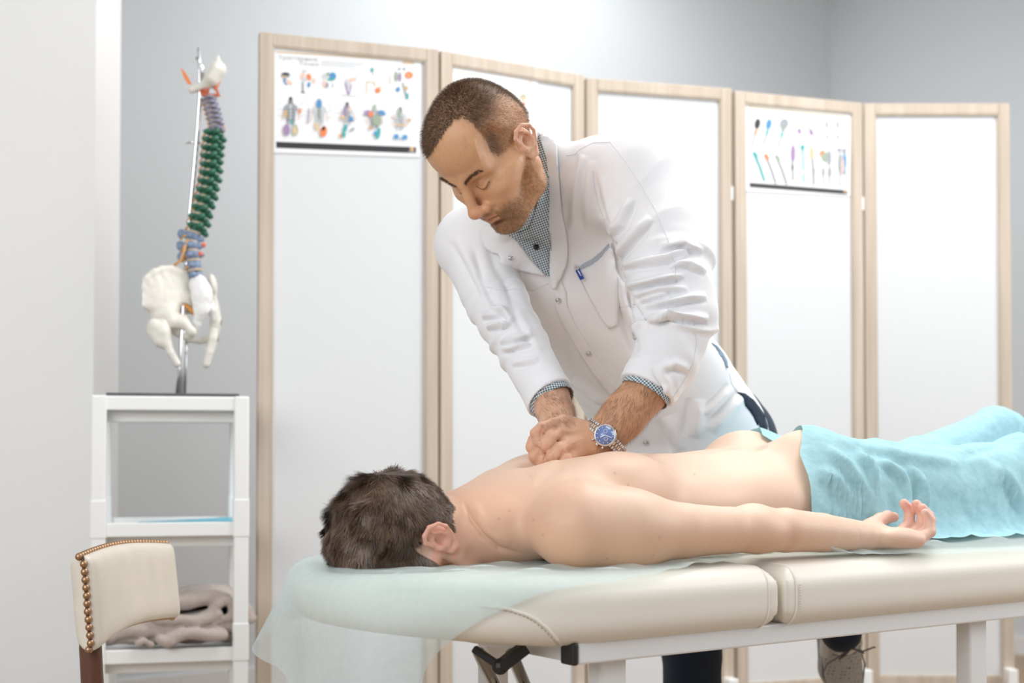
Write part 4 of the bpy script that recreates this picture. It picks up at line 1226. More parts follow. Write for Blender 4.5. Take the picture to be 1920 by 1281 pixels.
# ------------------------------------------------------------------ patient
def patient():
    v = Vox((-.20, -.335, .60), (.86, .335, .95), .0016, RT, T0w)
    vl = Vox((.80, -.22, .66), (1.66, .22, 1.03), .004, RT, T0w)
    # torso
    v.cone((.10, 0, .762), (.24, 0, .785), .125, .150, .03, n=ZD, fl=.48)
    v.cone((.24, 0, .785), (.42, 0, .783), .152, .142, .03, n=ZD, fl=.52)
    v.cone((.42, 0, .783), (.60, 0, .787), .142, .150, .03, n=ZD, fl=.56)
    v.cone((.60, 0, .787), (.72, 0, .79), .150, .165, .04, n=ZD, fl=.58)
    for a in (-1, 1):
        v.cone((.05, a * .02, .742), (.16, a * (.10 if a > 0 else .08), .782), .048, .056, .035)     # neck to shoulder
        v.ell((.262, a * .100, .822), (.090, .064, .050), None, .03)           # shoulder blade
        v.ell((.36, a * .055, .822), (.12, .035, .042), None, .03)
        v.ell((.47, a * .045, .822), (.15, .035, .036), None, .03)             # back muscle beside the spine
        v.ell((.135 if a > 0 else .185, a * .160, .765), (.070, .06, .058), None, .035)
        v.ell((.705, a * .078, .806), (.108, .085, .106), None, .03)           # buttock
        v.cone((.76, a * .09, .79), (1.15, a * .11, .812), .095, .062, .03)
        vl.cone((1.15, a * .11, .812), (1.24, a * .115, .835), .060, .058, .02)
        for x in (vl,): x.cone((.76, a * .09, .79), (1.15, a * .11, .812), .095, .062, .03)
        zz = .925 if a < 0 else .885
        vl.cone((1.24, a * .115, .835), (1.50, a * .125, zz), .056, .036, .02)
        vl.cone((1.50, a * .125, zz), (1.56, a * .125, zz - .005), .036, .034, .02)
        vl.cone((1.54, a * .125, zz), (1.60, a * .125, zz - .10), .030, .022, .02)
    v.chain([(.17, 0, .868), (.22, 0, .874), (.30, 0, .884), (.45, 0, .886), (.58, 0, .890)], [.022, .020, .016, .014, .014], .03, 'sub')
    v.ell((.735, 0, .915), (.085, .006, .060), None, .022, 'sub')
    v.ell((.60, .04, .885), (.02, .015, .012), None, .02, 'sub')
    # head and neck
    tl = math.radians(23); SC = .97
    M = np.array([-.056, 0, .743]); L = np.array([0, 1., 0]); U = np.array([-math.cos(tl), 0, math.sin(tl)]); F = np.cross(U, L)
    F = F if F[2] < 0 else -F
    head(v, M, L, F, U, SC)
    v.chain([(-.05, 0, .745), (.02, 0, .737), (.12, 0, .756)], [.056, .053, .066], .025)
    v.cone((-.01, .032, .752), (.10, .05, .785), .014, .018, .02)
    # arms
    def arm(a):
        w = lambda x: a * x
        if a < 0: v.chain([(.175, w(.165), .752), (.22, w(.2), .75)], [.05, .055], .03)
        if a > 0: v.chain([(.118, w(.180), .764), (.19, w(.205), .758)], [.064, .055], .03)
        v.chain([(.19, w(.205), .758), (.28, w(.228), .754), (.36, w(.240), .753), (.41, w(.246), .752)], [.055, .041, .035, .034], .03)
        v.chain([(.41, w(.246), .752), (.47, w(.25), .750), (.55, w(.25), .744), (.64, w(.25), .736)], [.034, .036, .032, .0255], .015, n=ZD, fl=.95)
        v.ell((.428, w(.264), .742), (.020, .017, .018), None, .015)
        v.ell((.415, w(.232), .768), (.028, .018, .018), None, .025)
        fing = [((.735, .290, .727), (.762, .294, .740), (.768, .290, .759), (.760, .286, .771), .0088),
                ((.746, .276, .727), (.776, .278, .743), (.783, .274, .765), (.773, .270, .778), .0094),
                ((.750, .259, .728), (.783, .260, .746), (.789, .257, .770), (.777, .254, .784), .0096),
                ((.744, .241, .732), (.774, .240, .750), (.781, .237, .773), (.770, .234, .785), .0094)]
        for f in fing:
            r = f[4]
            v.chain([(.655, w(.25 + (f[0][1] - .265) * .4), .734), tuple((f[0][0], w(f[0][1]), f[0][2]))], [.016, .0125], .014)
            v.chain([(x, w(y), z) for x, y, z in f[:4]], [r * 1.12, r * 1.03, r * .97, r * .86], .0035)
        v.ell((.69, w(.228), .742), (.032, .018, .017), None, .014)            # ball of the thumb
        v.ell((.70, w(.283), .733), (.036, .014, .014), None, .012)
        v.chain([(.695, w(.224), .748), (.730, w(.216), .758), (.752, w(.213), .762), (.770, w(.212), .761)], [.0135, .0112, .0105, .0088], .006)
    arm(1); arm(-1)
    V, Fq = v.mesh(3)
    V2, F2 = vl.mesh(2); Fq = np.concatenate([Fq, F2 + len(V)]); V = np.concatenate([V, V2])
    N = vnormals(V, Fq)
    loc = (V - T0w) @ RT.T
    # skin colour: pale trunk, tanned neck with shade painted in, pink hand, dark scalp
    Mw = M @ RT + T0w; Lw, Fw, Uw = L @ RT, F @ RT, U @ RT
    c = canon(V, Mw, Lw, Fw, Uw, SC)
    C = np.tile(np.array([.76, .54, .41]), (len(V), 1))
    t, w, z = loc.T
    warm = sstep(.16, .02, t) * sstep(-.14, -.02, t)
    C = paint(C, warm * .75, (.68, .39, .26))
    C = paint(C, sstep(.12, .2, w) * sstep(.70, .3, t) * sstep(-.02, .06, t) * sstep(.80, .72, z) * .85, (.70, .42, .27))  # tan plus painted orange shade, low on the near shoulder and arm
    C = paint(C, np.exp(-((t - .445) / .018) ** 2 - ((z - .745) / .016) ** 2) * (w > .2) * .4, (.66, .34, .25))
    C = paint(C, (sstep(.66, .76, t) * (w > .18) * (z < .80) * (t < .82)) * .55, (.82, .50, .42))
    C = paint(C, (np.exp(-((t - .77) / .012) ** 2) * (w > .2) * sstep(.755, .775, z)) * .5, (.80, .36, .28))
    C = paint(C, (c[:, 2] > -.12) * sstep(-.02, .0, c[:, 1] + .02) * (t < .05) * .3, (.72, .42, .33))
    earm = (c[:, 0] > .074) * (np.abs(c[:, 2]) < .04) * (np.abs(c[:, 1]) < .03)
    C = paint(C, earm * .6, (.78, .36, .27))
    beard = (c[:, 1] > .020) * sstep(-.010, -.020, c[:, 2]) * (t < .04) * sstep(-.088, -.078, c[:, 2])
    C = paint(C, beard * (.45 + .25 * vnoise(V, 500, 2)), (.50, .24, .10))
    hl = np.interp(c[:, 1], [-.12, -.075, -.05, -.03, -.022, -.016, .0, .018, .026, .034, .042, .052, .07, .10], [-.06, -.062, -.058, -.046, -.01, .028, .037, .034, .02, -.022, -.022, .02, .058, .075])
    es = ((c[:, 0] / .0765) ** 2 + ((c[:, 1] - .0) / .09) ** 2 + ((c[:, 2] - .048) / .088) ** 2) * (c[:, 1] < 0) * (c[:, 2] < .05)
    hm = sstep(-.004, .006, c[:, 2] - hl) * (t < .06) * (es < 1.42) * (~((np.abs(c[:, 0]) > .0775) & (c[:, 2] < .045)))
    fr = (vnoise(V, 12, 9) + vnoise(V, 30, 10) * .5) * .5
    C = C * (1 + .03 * fr[:, None])
    C = paint(C, hm * .93, (.045, .028, .020))
    # moles
    for (mx, my) in ((955, 958), (1018, 1003), (1044, 1064 - 4), (1237, 1008), (1225, 1045 - 3), (935, 973), (1000, 975), (1153, 887), (1178, 909), (1302, 890), (1138, 1048)):
        Q = proj(V); d = np.hypot(Q[:, 0] - mx, Q[:, 1] - my)
        C = paint(C, (np.exp(-(d / 2.2) ** 2) * (V[:, 1] < 2.6)) * .55, (.42, .22, .15))
    V = brush(V, N, [
        ([(870, 942), (884, 975), (905, 1003), (935, 1028), (970, 1038)], 4.5, -.0045), ([(888, 945), (904, 975), (925, 1000), (958, 1022)], 9, .0035), ([(895, 1000), (925, 1025), (950, 1038)], 3.5, -.0015),
        ([(1000, 905), (1030, 885), (1055, 872)], 12, .003, 'fold'), ([(1112, 860), (1150, 882), (1190, 908)], 22, .0012, 'fold'), ([(1085, 895), (1060, 930), (1050, 980)], 22, -.003, 'line'),
        
        
        
        ([(1607, 988), (1612, 1003), (1611, 1014)], 3, -.0006),
        
        
        
    ])
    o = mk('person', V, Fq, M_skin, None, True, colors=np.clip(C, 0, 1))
    tag(o, 'shirtless patient with short brown hair lying face down on the massage table', 'person')
    # hair
    m = hm > .6
    R, Nn = scatter(V, Fq, vnormals(V, Fq), m, 66000, 3)
    cc = canon(R, Mw, Lw, Fw, Uw, SC)
    away = cc - np.array([0, -.062, .085]); away[:, 0] *= .9
    aw = away @ np.array([Lw, Fw, Uw])
    aw = aw - Nn * np.sum(aw * Nn, 1)[:, None]; aw /= np.linalg.norm(aw, axis=1)[:, None] + 1e-6
    # clumps of hair bend the same way
    j = np.stack([vnoise(R, 70, 11), vnoise(R, 70, 12), vnoise(R, 70, 13)], 1) * .75 + RNG.normal(0, .10, R.shape)
    top = sstep(-.03, .07, cc[:, 2] + cc[:, 1] * .3)
    D = aw + j + Nn * (.12 + .13 * top + .08 * vnoise(R, 60, 17))[:, None]
    D = D + Nn * np.maximum(0, .10 - np.sum(D * Nn, 1))[:, None]
    ln = .009 + .011 * top + .004 * vnoise(R, 30, 14)
    hc = np.array([.105, .063, .039])[None] * (1 + .5 * vnoise(R, 110, 15)[:, None] + RNG.uniform(-.3, .55, (len(R), 1)))
    M_hair = mat('brown_hair', (.1, .06, .04), .42, attr=True, spec=.5)
    ribbons('hair', R, D, Nn, ln, .0011, M_hair, o, 4, curl=.05, droop=.07, seed=4, colors=np.clip(hc, .005, .5))
    # beard strands beside the cheek
    m = (beard > .5) & (c[:, 0] > 0)
    R, Nn = scatter(V, Fq, vnormals(V, Fq), m, 3500, 5)
    ribbons('beard', R, Nn * .4 + Uw * -.6 + RNG.normal(0, .25, R.shape), Nn, .004, .0005, mat('ginger_beard', (.32, .14, .05), .5), o, 2, seed=6)
    return o, V, Fq
PAT, PV, PF = patient()
BV_pat = bvh_of(PV, PF)

# ------------------------------------------------------------------ drape over the patient's legs
M_drape = sheet_mat('blue_nonwoven_drape', (.42, .73, .81), .96, fibre=.16, trans=.16)
def drape():
    nr, ns = 130, 250
    T = np.zeros((nr, ns)); Wd = np.zeros((nr, ns)); H = np.zeros((nr, ns))
    wn = np.linspace(-.34, .25, nr)
    for i, w in enumerate(wn):
        t0 = float(np.interp(w, [-.34, -.2, -.1, -.05, 0, .04, .08, .12, .14, .16, .175, .25], [.60, .66, .735, .735, .70, .71, .706, .687, .670, .648, .628, .60]))
        for j in range(ns):
            t = t0 + (1.93 - t0) * j / (ns - 1)
            we = float(np.interp(t, [.6, .78, .84, .95, 1.2], [.198, .200, .228, .250, .258]))
            ww = -.34 + (w + .34) / (.59) * (we + .34)
            T[i, j], Wd[i, j] = t, ww
            x = TL(t, ww, 1.2)
            h = BV_pat.ray_cast(Vector(x), Vector((0, 0, -1)))
            z = h[0].z if h[0] is not None else 0
            base = .716 if ww > -.29 else .716 - min(.12, (-.29 - ww) * 3)
            H[i, j] = max(z, base)
    B = H + .005
    S_ = B.copy()
    for it in range(26):
        A = S_.copy()
        A[1:-1] = (S_[:-2] + S_[2:] + 2 * S_[1:-1]) / 4
        A[:, 1:-1] = (A[:, :-2] + A[:, 2:] + 2 * A[:, 1:-1]) / 4
        S_ = np.maximum(A, B)
    V = TL(0, 0, 0)[None] * 0 + T0[None] + T.reshape(-1, 1) * TD + Wd.reshape(-1, 1) * WD + S_.reshape(-1, 1) * ZD
    i, j = np.meshgrid(np.arange(nr - 1), np.arange(ns - 1), indexing='ij'); i = i.ravel(); j = j.ravel()
    Fq = np.stack([i * ns + j, i * ns + j + 1, (i + 1) * ns + j + 1, (i + 1) * ns + j], 1)
    N = vnormals(V, Fq)
    if N[:, 2].mean() < 0: Fq = Fq[:, ::-1]; N = -N
    def rid(seed, ax, ay, p):
        q = np.stack([T.ravel() * ax + Wd.ravel() * ay, T.ravel() * ay * .4 - Wd.ravel() * ax * .4, T.ravel() * 0], 1)
        return (1 - np.abs(vnoise(q, 1, seed))) ** p
    V = V + N * (.007 * rid(21, 9, 7, 4) + .004 * rid(22, 14, -6, 5) + .0015 * vnoise(V, 16, 23))[:, None]
    N = vnormals(V, Fq)
    V = brush(V, N, [(a, w_, d_ * 1.5, k_) for a, w_, d_, k_ in [
        ([(1535, 900), (1562, 912), (1590, 950), (1620, 985)], 8, .014, 'fold'),
        ([(1532, 890), (1560, 905), (1572, 925)], 6, .010, 'fold'),
        ([(1545, 850), (1580, 880), (1610, 920), (1635, 965)], 9, .012, 'fold'),
        ([(1600, 850), (1625, 880), (1636, 912)], 7, .012, 'fold'),
        ([(1640, 865), (1680, 895), (1700, 915)], 9, .009, 'fold'),
        ([(1715, 890), (1722, 930), (1724, 965)], 6, .014, 'fold'),
        ([(1700, 880), (1716, 905)], 7, .010, 'fold'),
        ([(1560, 830), (1620, 850), (1720, 870), (1830, 885)], 10, .007, 'fold'),
        ([(1780, 930), (1830, 972)], 4, .006, 'fold'), ([(1800, 865), (1830, 885), (1850, 880)], 8, -.012, 'line'),
        ([(1850, 882), (1880, 900), (1900, 935), (1915, 960)], 8, .014, 'fold'),
        ([(1780, 860), (1850, 845), (1920, 820)], 6, -.004, 'line'),
        ([(1520, 955), (1560, 972), (1600, 985)], 8, .008, 'fold'),
        ([(1660, 930), (1680, 960), (1700, 975)], 8, -.008, 'line'),
        ([(1590, 940), (1610, 960), (1625, 980)], 5, -.006, 'line'), ([(1750, 900), (1800, 915), (1860, 920)], 14, .006, 'line'),
    ]])
    for it in range(3):
        for k in range(len(V)):
            h = BV_pat.find_nearest(Vector(V[k]), .05)
            if h[0] is not None:
                sd_ = (Vector(V[k]) - h[0]).dot(h[1])
                if sd_ < .005: V[k] = np.array(h[0]) + np.array(h[1]) * .0055
        if it < 1: V = lap(V, Fq, 1, .5, np.where((np.arange(len(V)) % ns == 0) | (np.arange(len(V)) < ns) | (np.arange(len(V)) >= (nr - 1) * ns), 0., 1.))
    o = mk('blue_drape', V, Fq, M_drape)
    tag(o, 'bright blue disposable drape wrinkled over the lying patient\'s buttocks and legs', 'sheet')
drape()
# ------------------------------------------------------------------ the therapist
def therapist():
    s = .95
    F = nrm([-.403, -.403, -.82]); U = nrm([-.58, -.58, .57]); U = nrm(U - F * np.dot(U, F)); L = np.cross(U, F)
    ear_p = P(985, 268, 2.29); M = ear_p - L * .076
    lo = np.array([-.24, 2.08, .80]); hi = np.array([.36, 2.80, 1.56])
    v = Vox(lo, hi, .0018)
    p = head(v, M, L, F, U, s)
    SL, SR = P(1195, 340, 2.48), P(888, 458, 2.66); NB = P(1062, 352, 2.56)
    v.chain([p(0, -.005, -.03), p(.004, .0, -.068), P(968, 385, 2.49), P(1030, 430, 2.62)], [.047, .043, .041, .04], .02)
    NB = P(1045, 400, 2.64); v.cone(NB, SL, .04, .04, .02); v.cone(NB, SR, .04, .04, .02)
    v.cone(NB, P(1100, 520, 2.68), .04, .07, .02); NB = P(1062, 352, 2.56)
    # his left arm
    EL, CL, WL = P(1262, 590, 2.36), P(1212, 733, 2.315), P(1130, 822, 2.30)
    v.chain([SL, EL, CL, P(1170, 778, 2.305), WL], [.036, .027, .037, .037, .029], .012)
    tow = nrm(np.array([0, 0, CAM_H]) - WL)
    v.cone(P(1165, 788, 2.312), P(1122, 832, 2.305), .031, .027, .015)
    # fist pressing down
    d = 2.272
    K = [P(1058, 790, 2.285), P(1050, 808, d), P(1063, 834, d - .006), P(1069, 857, d - .004)]
    for k, r in zip(K, (.013, .0135, .0135, .0125)): v.cone(WL + (k - WL) * .12 + np.array([0, .004, 0]), k + np.array([0, .004, 0]), .019, r - .001, .005)
    v.cone(P(1112, 833, 2.295), P(1090, 838, 2.290), .025, .020, .014)
    for k in K[1:]: v.ball(k, .0122, .004)
    v.ball(P(1040, 842, d + .008), .0165, .002); v.ball(P(1050, 856, d + .004), .014, .002); v.ball(P(1030, 815, d + .008), .016, .002); v.ball(P(1054, 826, d + .003), .0135, .002); v.ball(P(1046, 826, d - .001), .0125, .003)
    v.chain([K[1], P(1034, 819, d - .018), P(1023, 834, d - .022), P(1022, 847, d - .002)], [.0108, .0106, .0104, .0095], .001)
    v.chain([K[2], P(1049, 842, d - .022), P(1036, 855, d - .026), P(1038, 868, d - .004)], [.0108, .0106, .0104, .0095], .001)
    v.chain([K[3], P(1060, 862, d - .020), P(1051, 874, d - .022), P(1056, 884, d - .002)], [.0104, .0102, .0098, .009], .001)
    v.chain([K[0], P(1036, 795, 2.268), P(1016, 802, 2.256), P(1003, 812, 2.258)], [.0104, .0094, .0090, .0086], .001)
    v.chain([P(1014, 803, 2.262), P(1009, 818, 2.258), P(1008, 829, 2.258)], [.0088, .0084, .0074], .0016)
    # his right arm and the hand underneath
    ER, CR, WR = P(972, 634, 2.48), P(1031, 748, 2.38), P(1048, 795, 2.325)
    v.chain([SR, ER, CR, P(1042, 775, 2.35), WR], [.034, .026, .0335, .0315, .027], .012)
    v.cone(WR, P(1030, 825, 2.322), .027, .026, .01)
    v.chain([P(1030, 812, 2.305), P(1003, 826, 2.272), P(998, 838, 2.270), P(1006, 846, 2.275)], [.013, .011, .0102, .0095], .003)
    v.chain([P(1030, 826, 2.305), P(1010, 845, 2.270), P(1003, 855, 2.270), P(1012, 864, 2.276)], [.013, .011, .0102, .0095], .003)
    v.chain([P(1035, 840, 2.305), P(1020, 860, 2.268), P(1016, 870, 2.270)], [.013, .0108, .0095], .003)
    V, Fq = v.mesh(2)
    c = canon(V, M, L, F, U, s); N = vnormals(V, Fq); Q = proj(V); N0 = N
    V = brush(V, N, [
        ([(1040, 812), (1030, 820)], 3, -.0008), ([(1052, 836), (1046, 842)], 3, -.0008),
        ([(1048, 800), (1052, 812)], 4, .0015), ([(1060, 826), (1065, 840)], 4, .0018), ([(1068, 850), (1072, 862)], 4, .0015),
        ([(1080, 810), (1062, 808)], 3, .001), ([(1095, 822), (1068, 832)], 3, .001),
        ([(1020, 799), (1013, 815), (1011, 832)], 2.0, -.0016, 'full'), ([(1043, 803), (1027, 815), (1015, 832), (1012, 846)], 2.2, -.0018, 'full'), ([(1046, 822), (1038, 839), (1026, 851), (1021, 860)], 2.2, -.0018, 'full'), ([(1055, 847), (1047, 862), (1039, 873)], 2.2, -.0016, 'full'),
        ([(888, 262), (893, 285), (902, 312)], 4, .0016), ([(898, 250), (908, 280), (915, 310)], 5, .0012),
        ([(872, 250), (880, 290)], 4, -.0008),
        ([(862, 350), (858, 338)], 3, -.0012),
        ([(905, 344), (917, 331)], 2.2, -.0012),
    ], (0, 2.6))
    C = np.tile(np.array([.63, .35, .195]), (len(V), 1))
    # hands rosier at the knuckles, forearms tanned
    low = (V[:, 2] < 1.05)
    C = paint(C, low * .55, (.60, .32, .19))
    for x, y in ((1050, 806), (1062, 833), (1069, 857), (1020, 838), (1012, 804)):
        C = paint(C, np.exp(-(np.hypot(Q[:, 0] - x, Q[:, 1] - y) / 9) ** 2) * low * .5, (.72, .34, .22))
    C = paint(C, (low * sstep(1115, 1060, Q[:, 0])) * .45, (.74, .46, .34))
    ar = (np.abs(c[:, 0]) > .0765) * (np.abs(c[:, 2]) < .04) * (np.abs(c[:, 1]) < .03)
    C = paint(C, ar * .6, (.80, .48, .36))
    C = paint(C, np.exp(-((c[:, 1] - .122) / .02) ** 2 - ((c[:, 2] + .036) / .02) ** 2) * .35, (.68, .30, .20))
    st = vnoise(V, 420, 5) * .5 + vnoise(V, 200, 6) * .5
    # beard shadow: jaw, upper lip and chin
    es = ((c[:, 0] / .0765) ** 2 + ((c[:, 1] - .0) / .09) ** 2 + ((c[:, 2] - .048) / .088) ** 2) * (c[:, 1] < 0) * (c[:, 2] < .05)
    jl = np.interp(c[:, 1], [-.02, .01, .03, .05, .065, .08, .09, .12], [.01, .004, -.028, -.046, -.052, -.050, -.047, -.047])
    bm = sstep(.012, -.016, c[:, 2] - jl + .008 * st) * (c[:, 2] > -.135) * (~low) * sstep(-.014, -.004, c[:, 1]) * (np.abs(c[:, 0]) < .074)
    lip = np.exp(-((c[:, 2] + .0628) / .0085) ** 2) * (np.abs(c[:, 0]) < .020) * sstep(.088, .094, c[:, 1])
    dens = bm * (.24 + .62 * sstep(.05, .088, c[:, 1]) + .5 * st)
    C = paint(C, np.clip(dens, 0, .9) * (1 - lip) * .85, (.20, .10, .045))
    C = paint(C, lip * .6, (.50, .22, .15))
    C = paint(C, np.exp(-((c[:, 2] + .0628) / .0014) ** 2) * (np.abs(c[:, 0]) < .021) * (c[:, 1] > .088) * .75, (.16, .06, .04))
    # brows and lashes
    for a in (-1, 1):
        bx = c[:, 0] * a
        by = np.interp(bx, [.006, .014, .03, .045, .056], [.018, .024, .031, .032, .024])
        e = np.exp(-((c[:, 2] - by) / .0034) ** 2) * sstep(.007, .013, bx) * sstep(.054, .042, bx) * (c[:, 1] > .05)
        C = paint(C, np.clip(e * (.35 + .3 * st), 0, .8), (.16, .09, .055))
        ly = np.interp(bx, [.0150, .0205, .0265, .0325, .0380, .0420], [.0012, -.0030, -.0050, -.0044, -.0018, .0018])
        e = np.exp(-((c[:, 2] - ly) / .0016) ** 2) * (bx > .014) * (bx < .044) * (c[:, 1] > .05)
        C = paint(C, e * .8, (.06, .03, .02))
        C = paint(C, np.exp(-((c[:, 2] - .015) / .004) ** 2 - ((bx - .029) / .014) ** 2) * (c[:, 1] > .05) * .35, (.40, .19, .11))
    # cropped hair with receding temples and faded sides
    az = np.where(c[:, 0] < 0, -c[:, 0] * .72, c[:, 0])
    hu = np.interp(c[:, 1], [-.12, -.07, -.04, -.022, -.012, .0, .02, .035, .05], [-.06, -.06, -.05, -.02, .03, .036, .02, .01, .03])
    rec = np.interp(az, [0, .014, .028, .042, .052, .060, .07], [.078, .082, .100, .112, .104, .075, .050])
    fm = np.where(c[:, 1] > .035, rec + .02 * (c[:, 1] < .045), hu)
    fm = np.maximum(fm, np.where((c[:, 1] > .03), rec * sstep(.03, .05, c[:, 1]), -1))
    hm = sstep(-.010, .014, c[:, 2] - fm + .006 * st)
    HL = np.array([(770, 268), (787, 272), (793, 284), (801, 296), (810, 286), (820, 270), (831, 254), (840, 238), (853, 224), (868, 219), (884, 231), (900, 246), (911, 262), (918, 282), (930, 292), (946, 284), (958, 270), (968, 256), (990, 230), (1030, 200)], float)
    yl = np.interp(Q[:, 0], HL[:, 0], HL[:, 1])
    hv = sstep(7, -7, Q[:, 1] - yl + 5 * st + 3 * vnoise(V, 900, 77))
    facing = sstep(-.15, .05, np.sum(N0 * (np.array([0, 0, CAM_H]) - V), 1) / np.linalg.norm(V - np.array([0, 0, CAM_H]), axis=1))
    front = sstep(-.02, .01, c[:, 1])
    hm = hm * (1 - facing * front) + hv * facing * front
    hm = hm * (~low) * (es < 1.22) * (~((np.abs(c[:, 0]) > .0775) & (c[:, 2] < .04)))
    side = sstep(.048, .066, az) * sstep(.105, .06, c[:, 2])
    C = paint(C, hm * np.clip(.70 - .50 * side + .22 * st, 0, .9), (.17, .105, .068))
    C = C * (1 + .05 * vnoise(V, 60, 8)[:, None] + .05 * vnoise(V, 260, 88)[:, None] * [[.6, 1, 1.2]])
    o = mk('person', V, Fq, M_skin, None, True, colors=np.clip(C, 0, 1))
    tag(o, 'bearded man in a white coat bending over the patient and pressing down with both hands', 'person')
    N = vnormals(V, Fq)
    Mh = mat('cropped_hair', (.12, .07, .045), .5, attr=True)
    R, Nn = scatter(V, Fq, N, hm > .35, 42000, 8)
    cc = canon(R, M, L, F, U, s); sd = sstep(.048, .066, np.abs(cc[:, 0])) * sstep(.105, .06, cc[:, 2])
    keep = RNG.uniform(0, 1, len(R)) > sd * .45; R, Nn, cc, sd = R[keep], Nn[keep], cc[keep], sd[keep]
    aw = (cc - np.array([0.0, -.02, .115])) @ np.array([L, F, U]); aw /= np.linalg.norm(aw, axis=1)[:, None]
    hc = np.array([.19, .115, .072])[None] * (1 + sd[:, None] * 1.4) * RNG.uniform(.5, 1.6, (len(R), 1))
    ribbons('hair', R, aw * .8 + Nn * .8 + RNG.normal(0, .15, R.shape), Nn, .0062 - .003 * sd, .00055, Mh, o, 2, seed=9, colors=np.clip(hc, 0, 1))
    R, Nn = scatter(V, Fq, N, (bm > .5) & (lip < .3), 11000, 10)
    cc = canon(R, M, L, F, U, s)
    hc = np.array([.34, .19, .095])[None] * RNG.uniform(.4, 2.4, (len(R), 1)) * (1 - .5 * sstep(.05, .09, cc[:, 1:2]))
    ribbons('beard', R, Nn * .6 - U * .5 + RNG.normal(0, .3, R.shape), Nn, .0030, .00032, Mh, o, 2, seed=11, colors=np.clip(hc, 0, 1))
    bro = np.zeros(len(V), bool)
    for a in (-1, 1):
        bx = c[:, 0] * a; by = np.interp(bx, [.006, .014, .03, .045, .056], [.018, .024, .031, .032, .024])
        bro |= (np.abs(c[:, 2] - by) < .004) & (bx > .009) & (bx < .050) & (c[:, 1] > .05)
    R, Nn = scatter(V, Fq, N, bro, 1000, 12)
    cc = canon(R, M, L, F, U, s)
    ribbons('eyebrow', R, Nn * .35 + L * np.sign(cc[:, :1]) * .8 + U * .2 + RNG.normal(0, .15, R.shape), Nn, .006, .0004, mat('brow_hair', (.15, .09, .05), .5), o, 2, seed=13)
    # forearm hair
    fa = low & (Q[:, 1] > 700) & (Q[:, 1] < 845) & ((Q[:, 0] > 1118) | ((Q[:, 1] < 800) & (Q[:, 0] < 1080)))
    R, Nn = scatter(V, Fq, N, fa, 15000, 14)
    q = proj(R); ax = np.where(q[:, :1] > 1085, nrm(WL - CL)[None], nrm(WR - CR)[None])
    ribbons('arm_hair', R, ax * .9 + Nn * .25 + np.array([.25, 0, -.1]) + RNG.normal(0, .12, R.shape) + np.stack([vnoise(R, 60, 71), vnoise(R, 60, 72), vnoise(R, 60, 73)], 1) * .35, Nn, .011, .00017, mat('arm_hair', (.20, .10, .05), .5), o, 3, curl=.06, droop=.1, seed=15)
    # thumb nail
    q0 = P(1009, 821, 2.2508)
    MB().ball(q0, 1, 7, (.0036, .0012, .0054), (nrm([1, 0, .2]), np.array([0, 1., 0]), nrm([-.2, 0, 1]))).build('nail', mat('nail', (.72, .45, .34), .25), o, smooth=True)
    return o, V, Fq, dict(M=M, L=L, F=F, U=U, SL=SL, SR=SR, NB=NB, EL=EL, CL=CL, WL=WL, ER=ER, CR=CR, WR=WR, low=low)
DOC, DV, DF, DJ = therapist()

M_coat = mat('white_cotton_coat', (.83, .83, .85), .8, bump=.10, bscale=1400, sheen=.15)
M_check = check_mat('blue_gingham', (.72, .78, .80), (.035, .085, .13), 230)
M_navy = mat('navy_trousers', (.005, .015, .038), .85, sheen=.1)
M_seam = mat('seam_thread', (.72, .73, .76), .8)

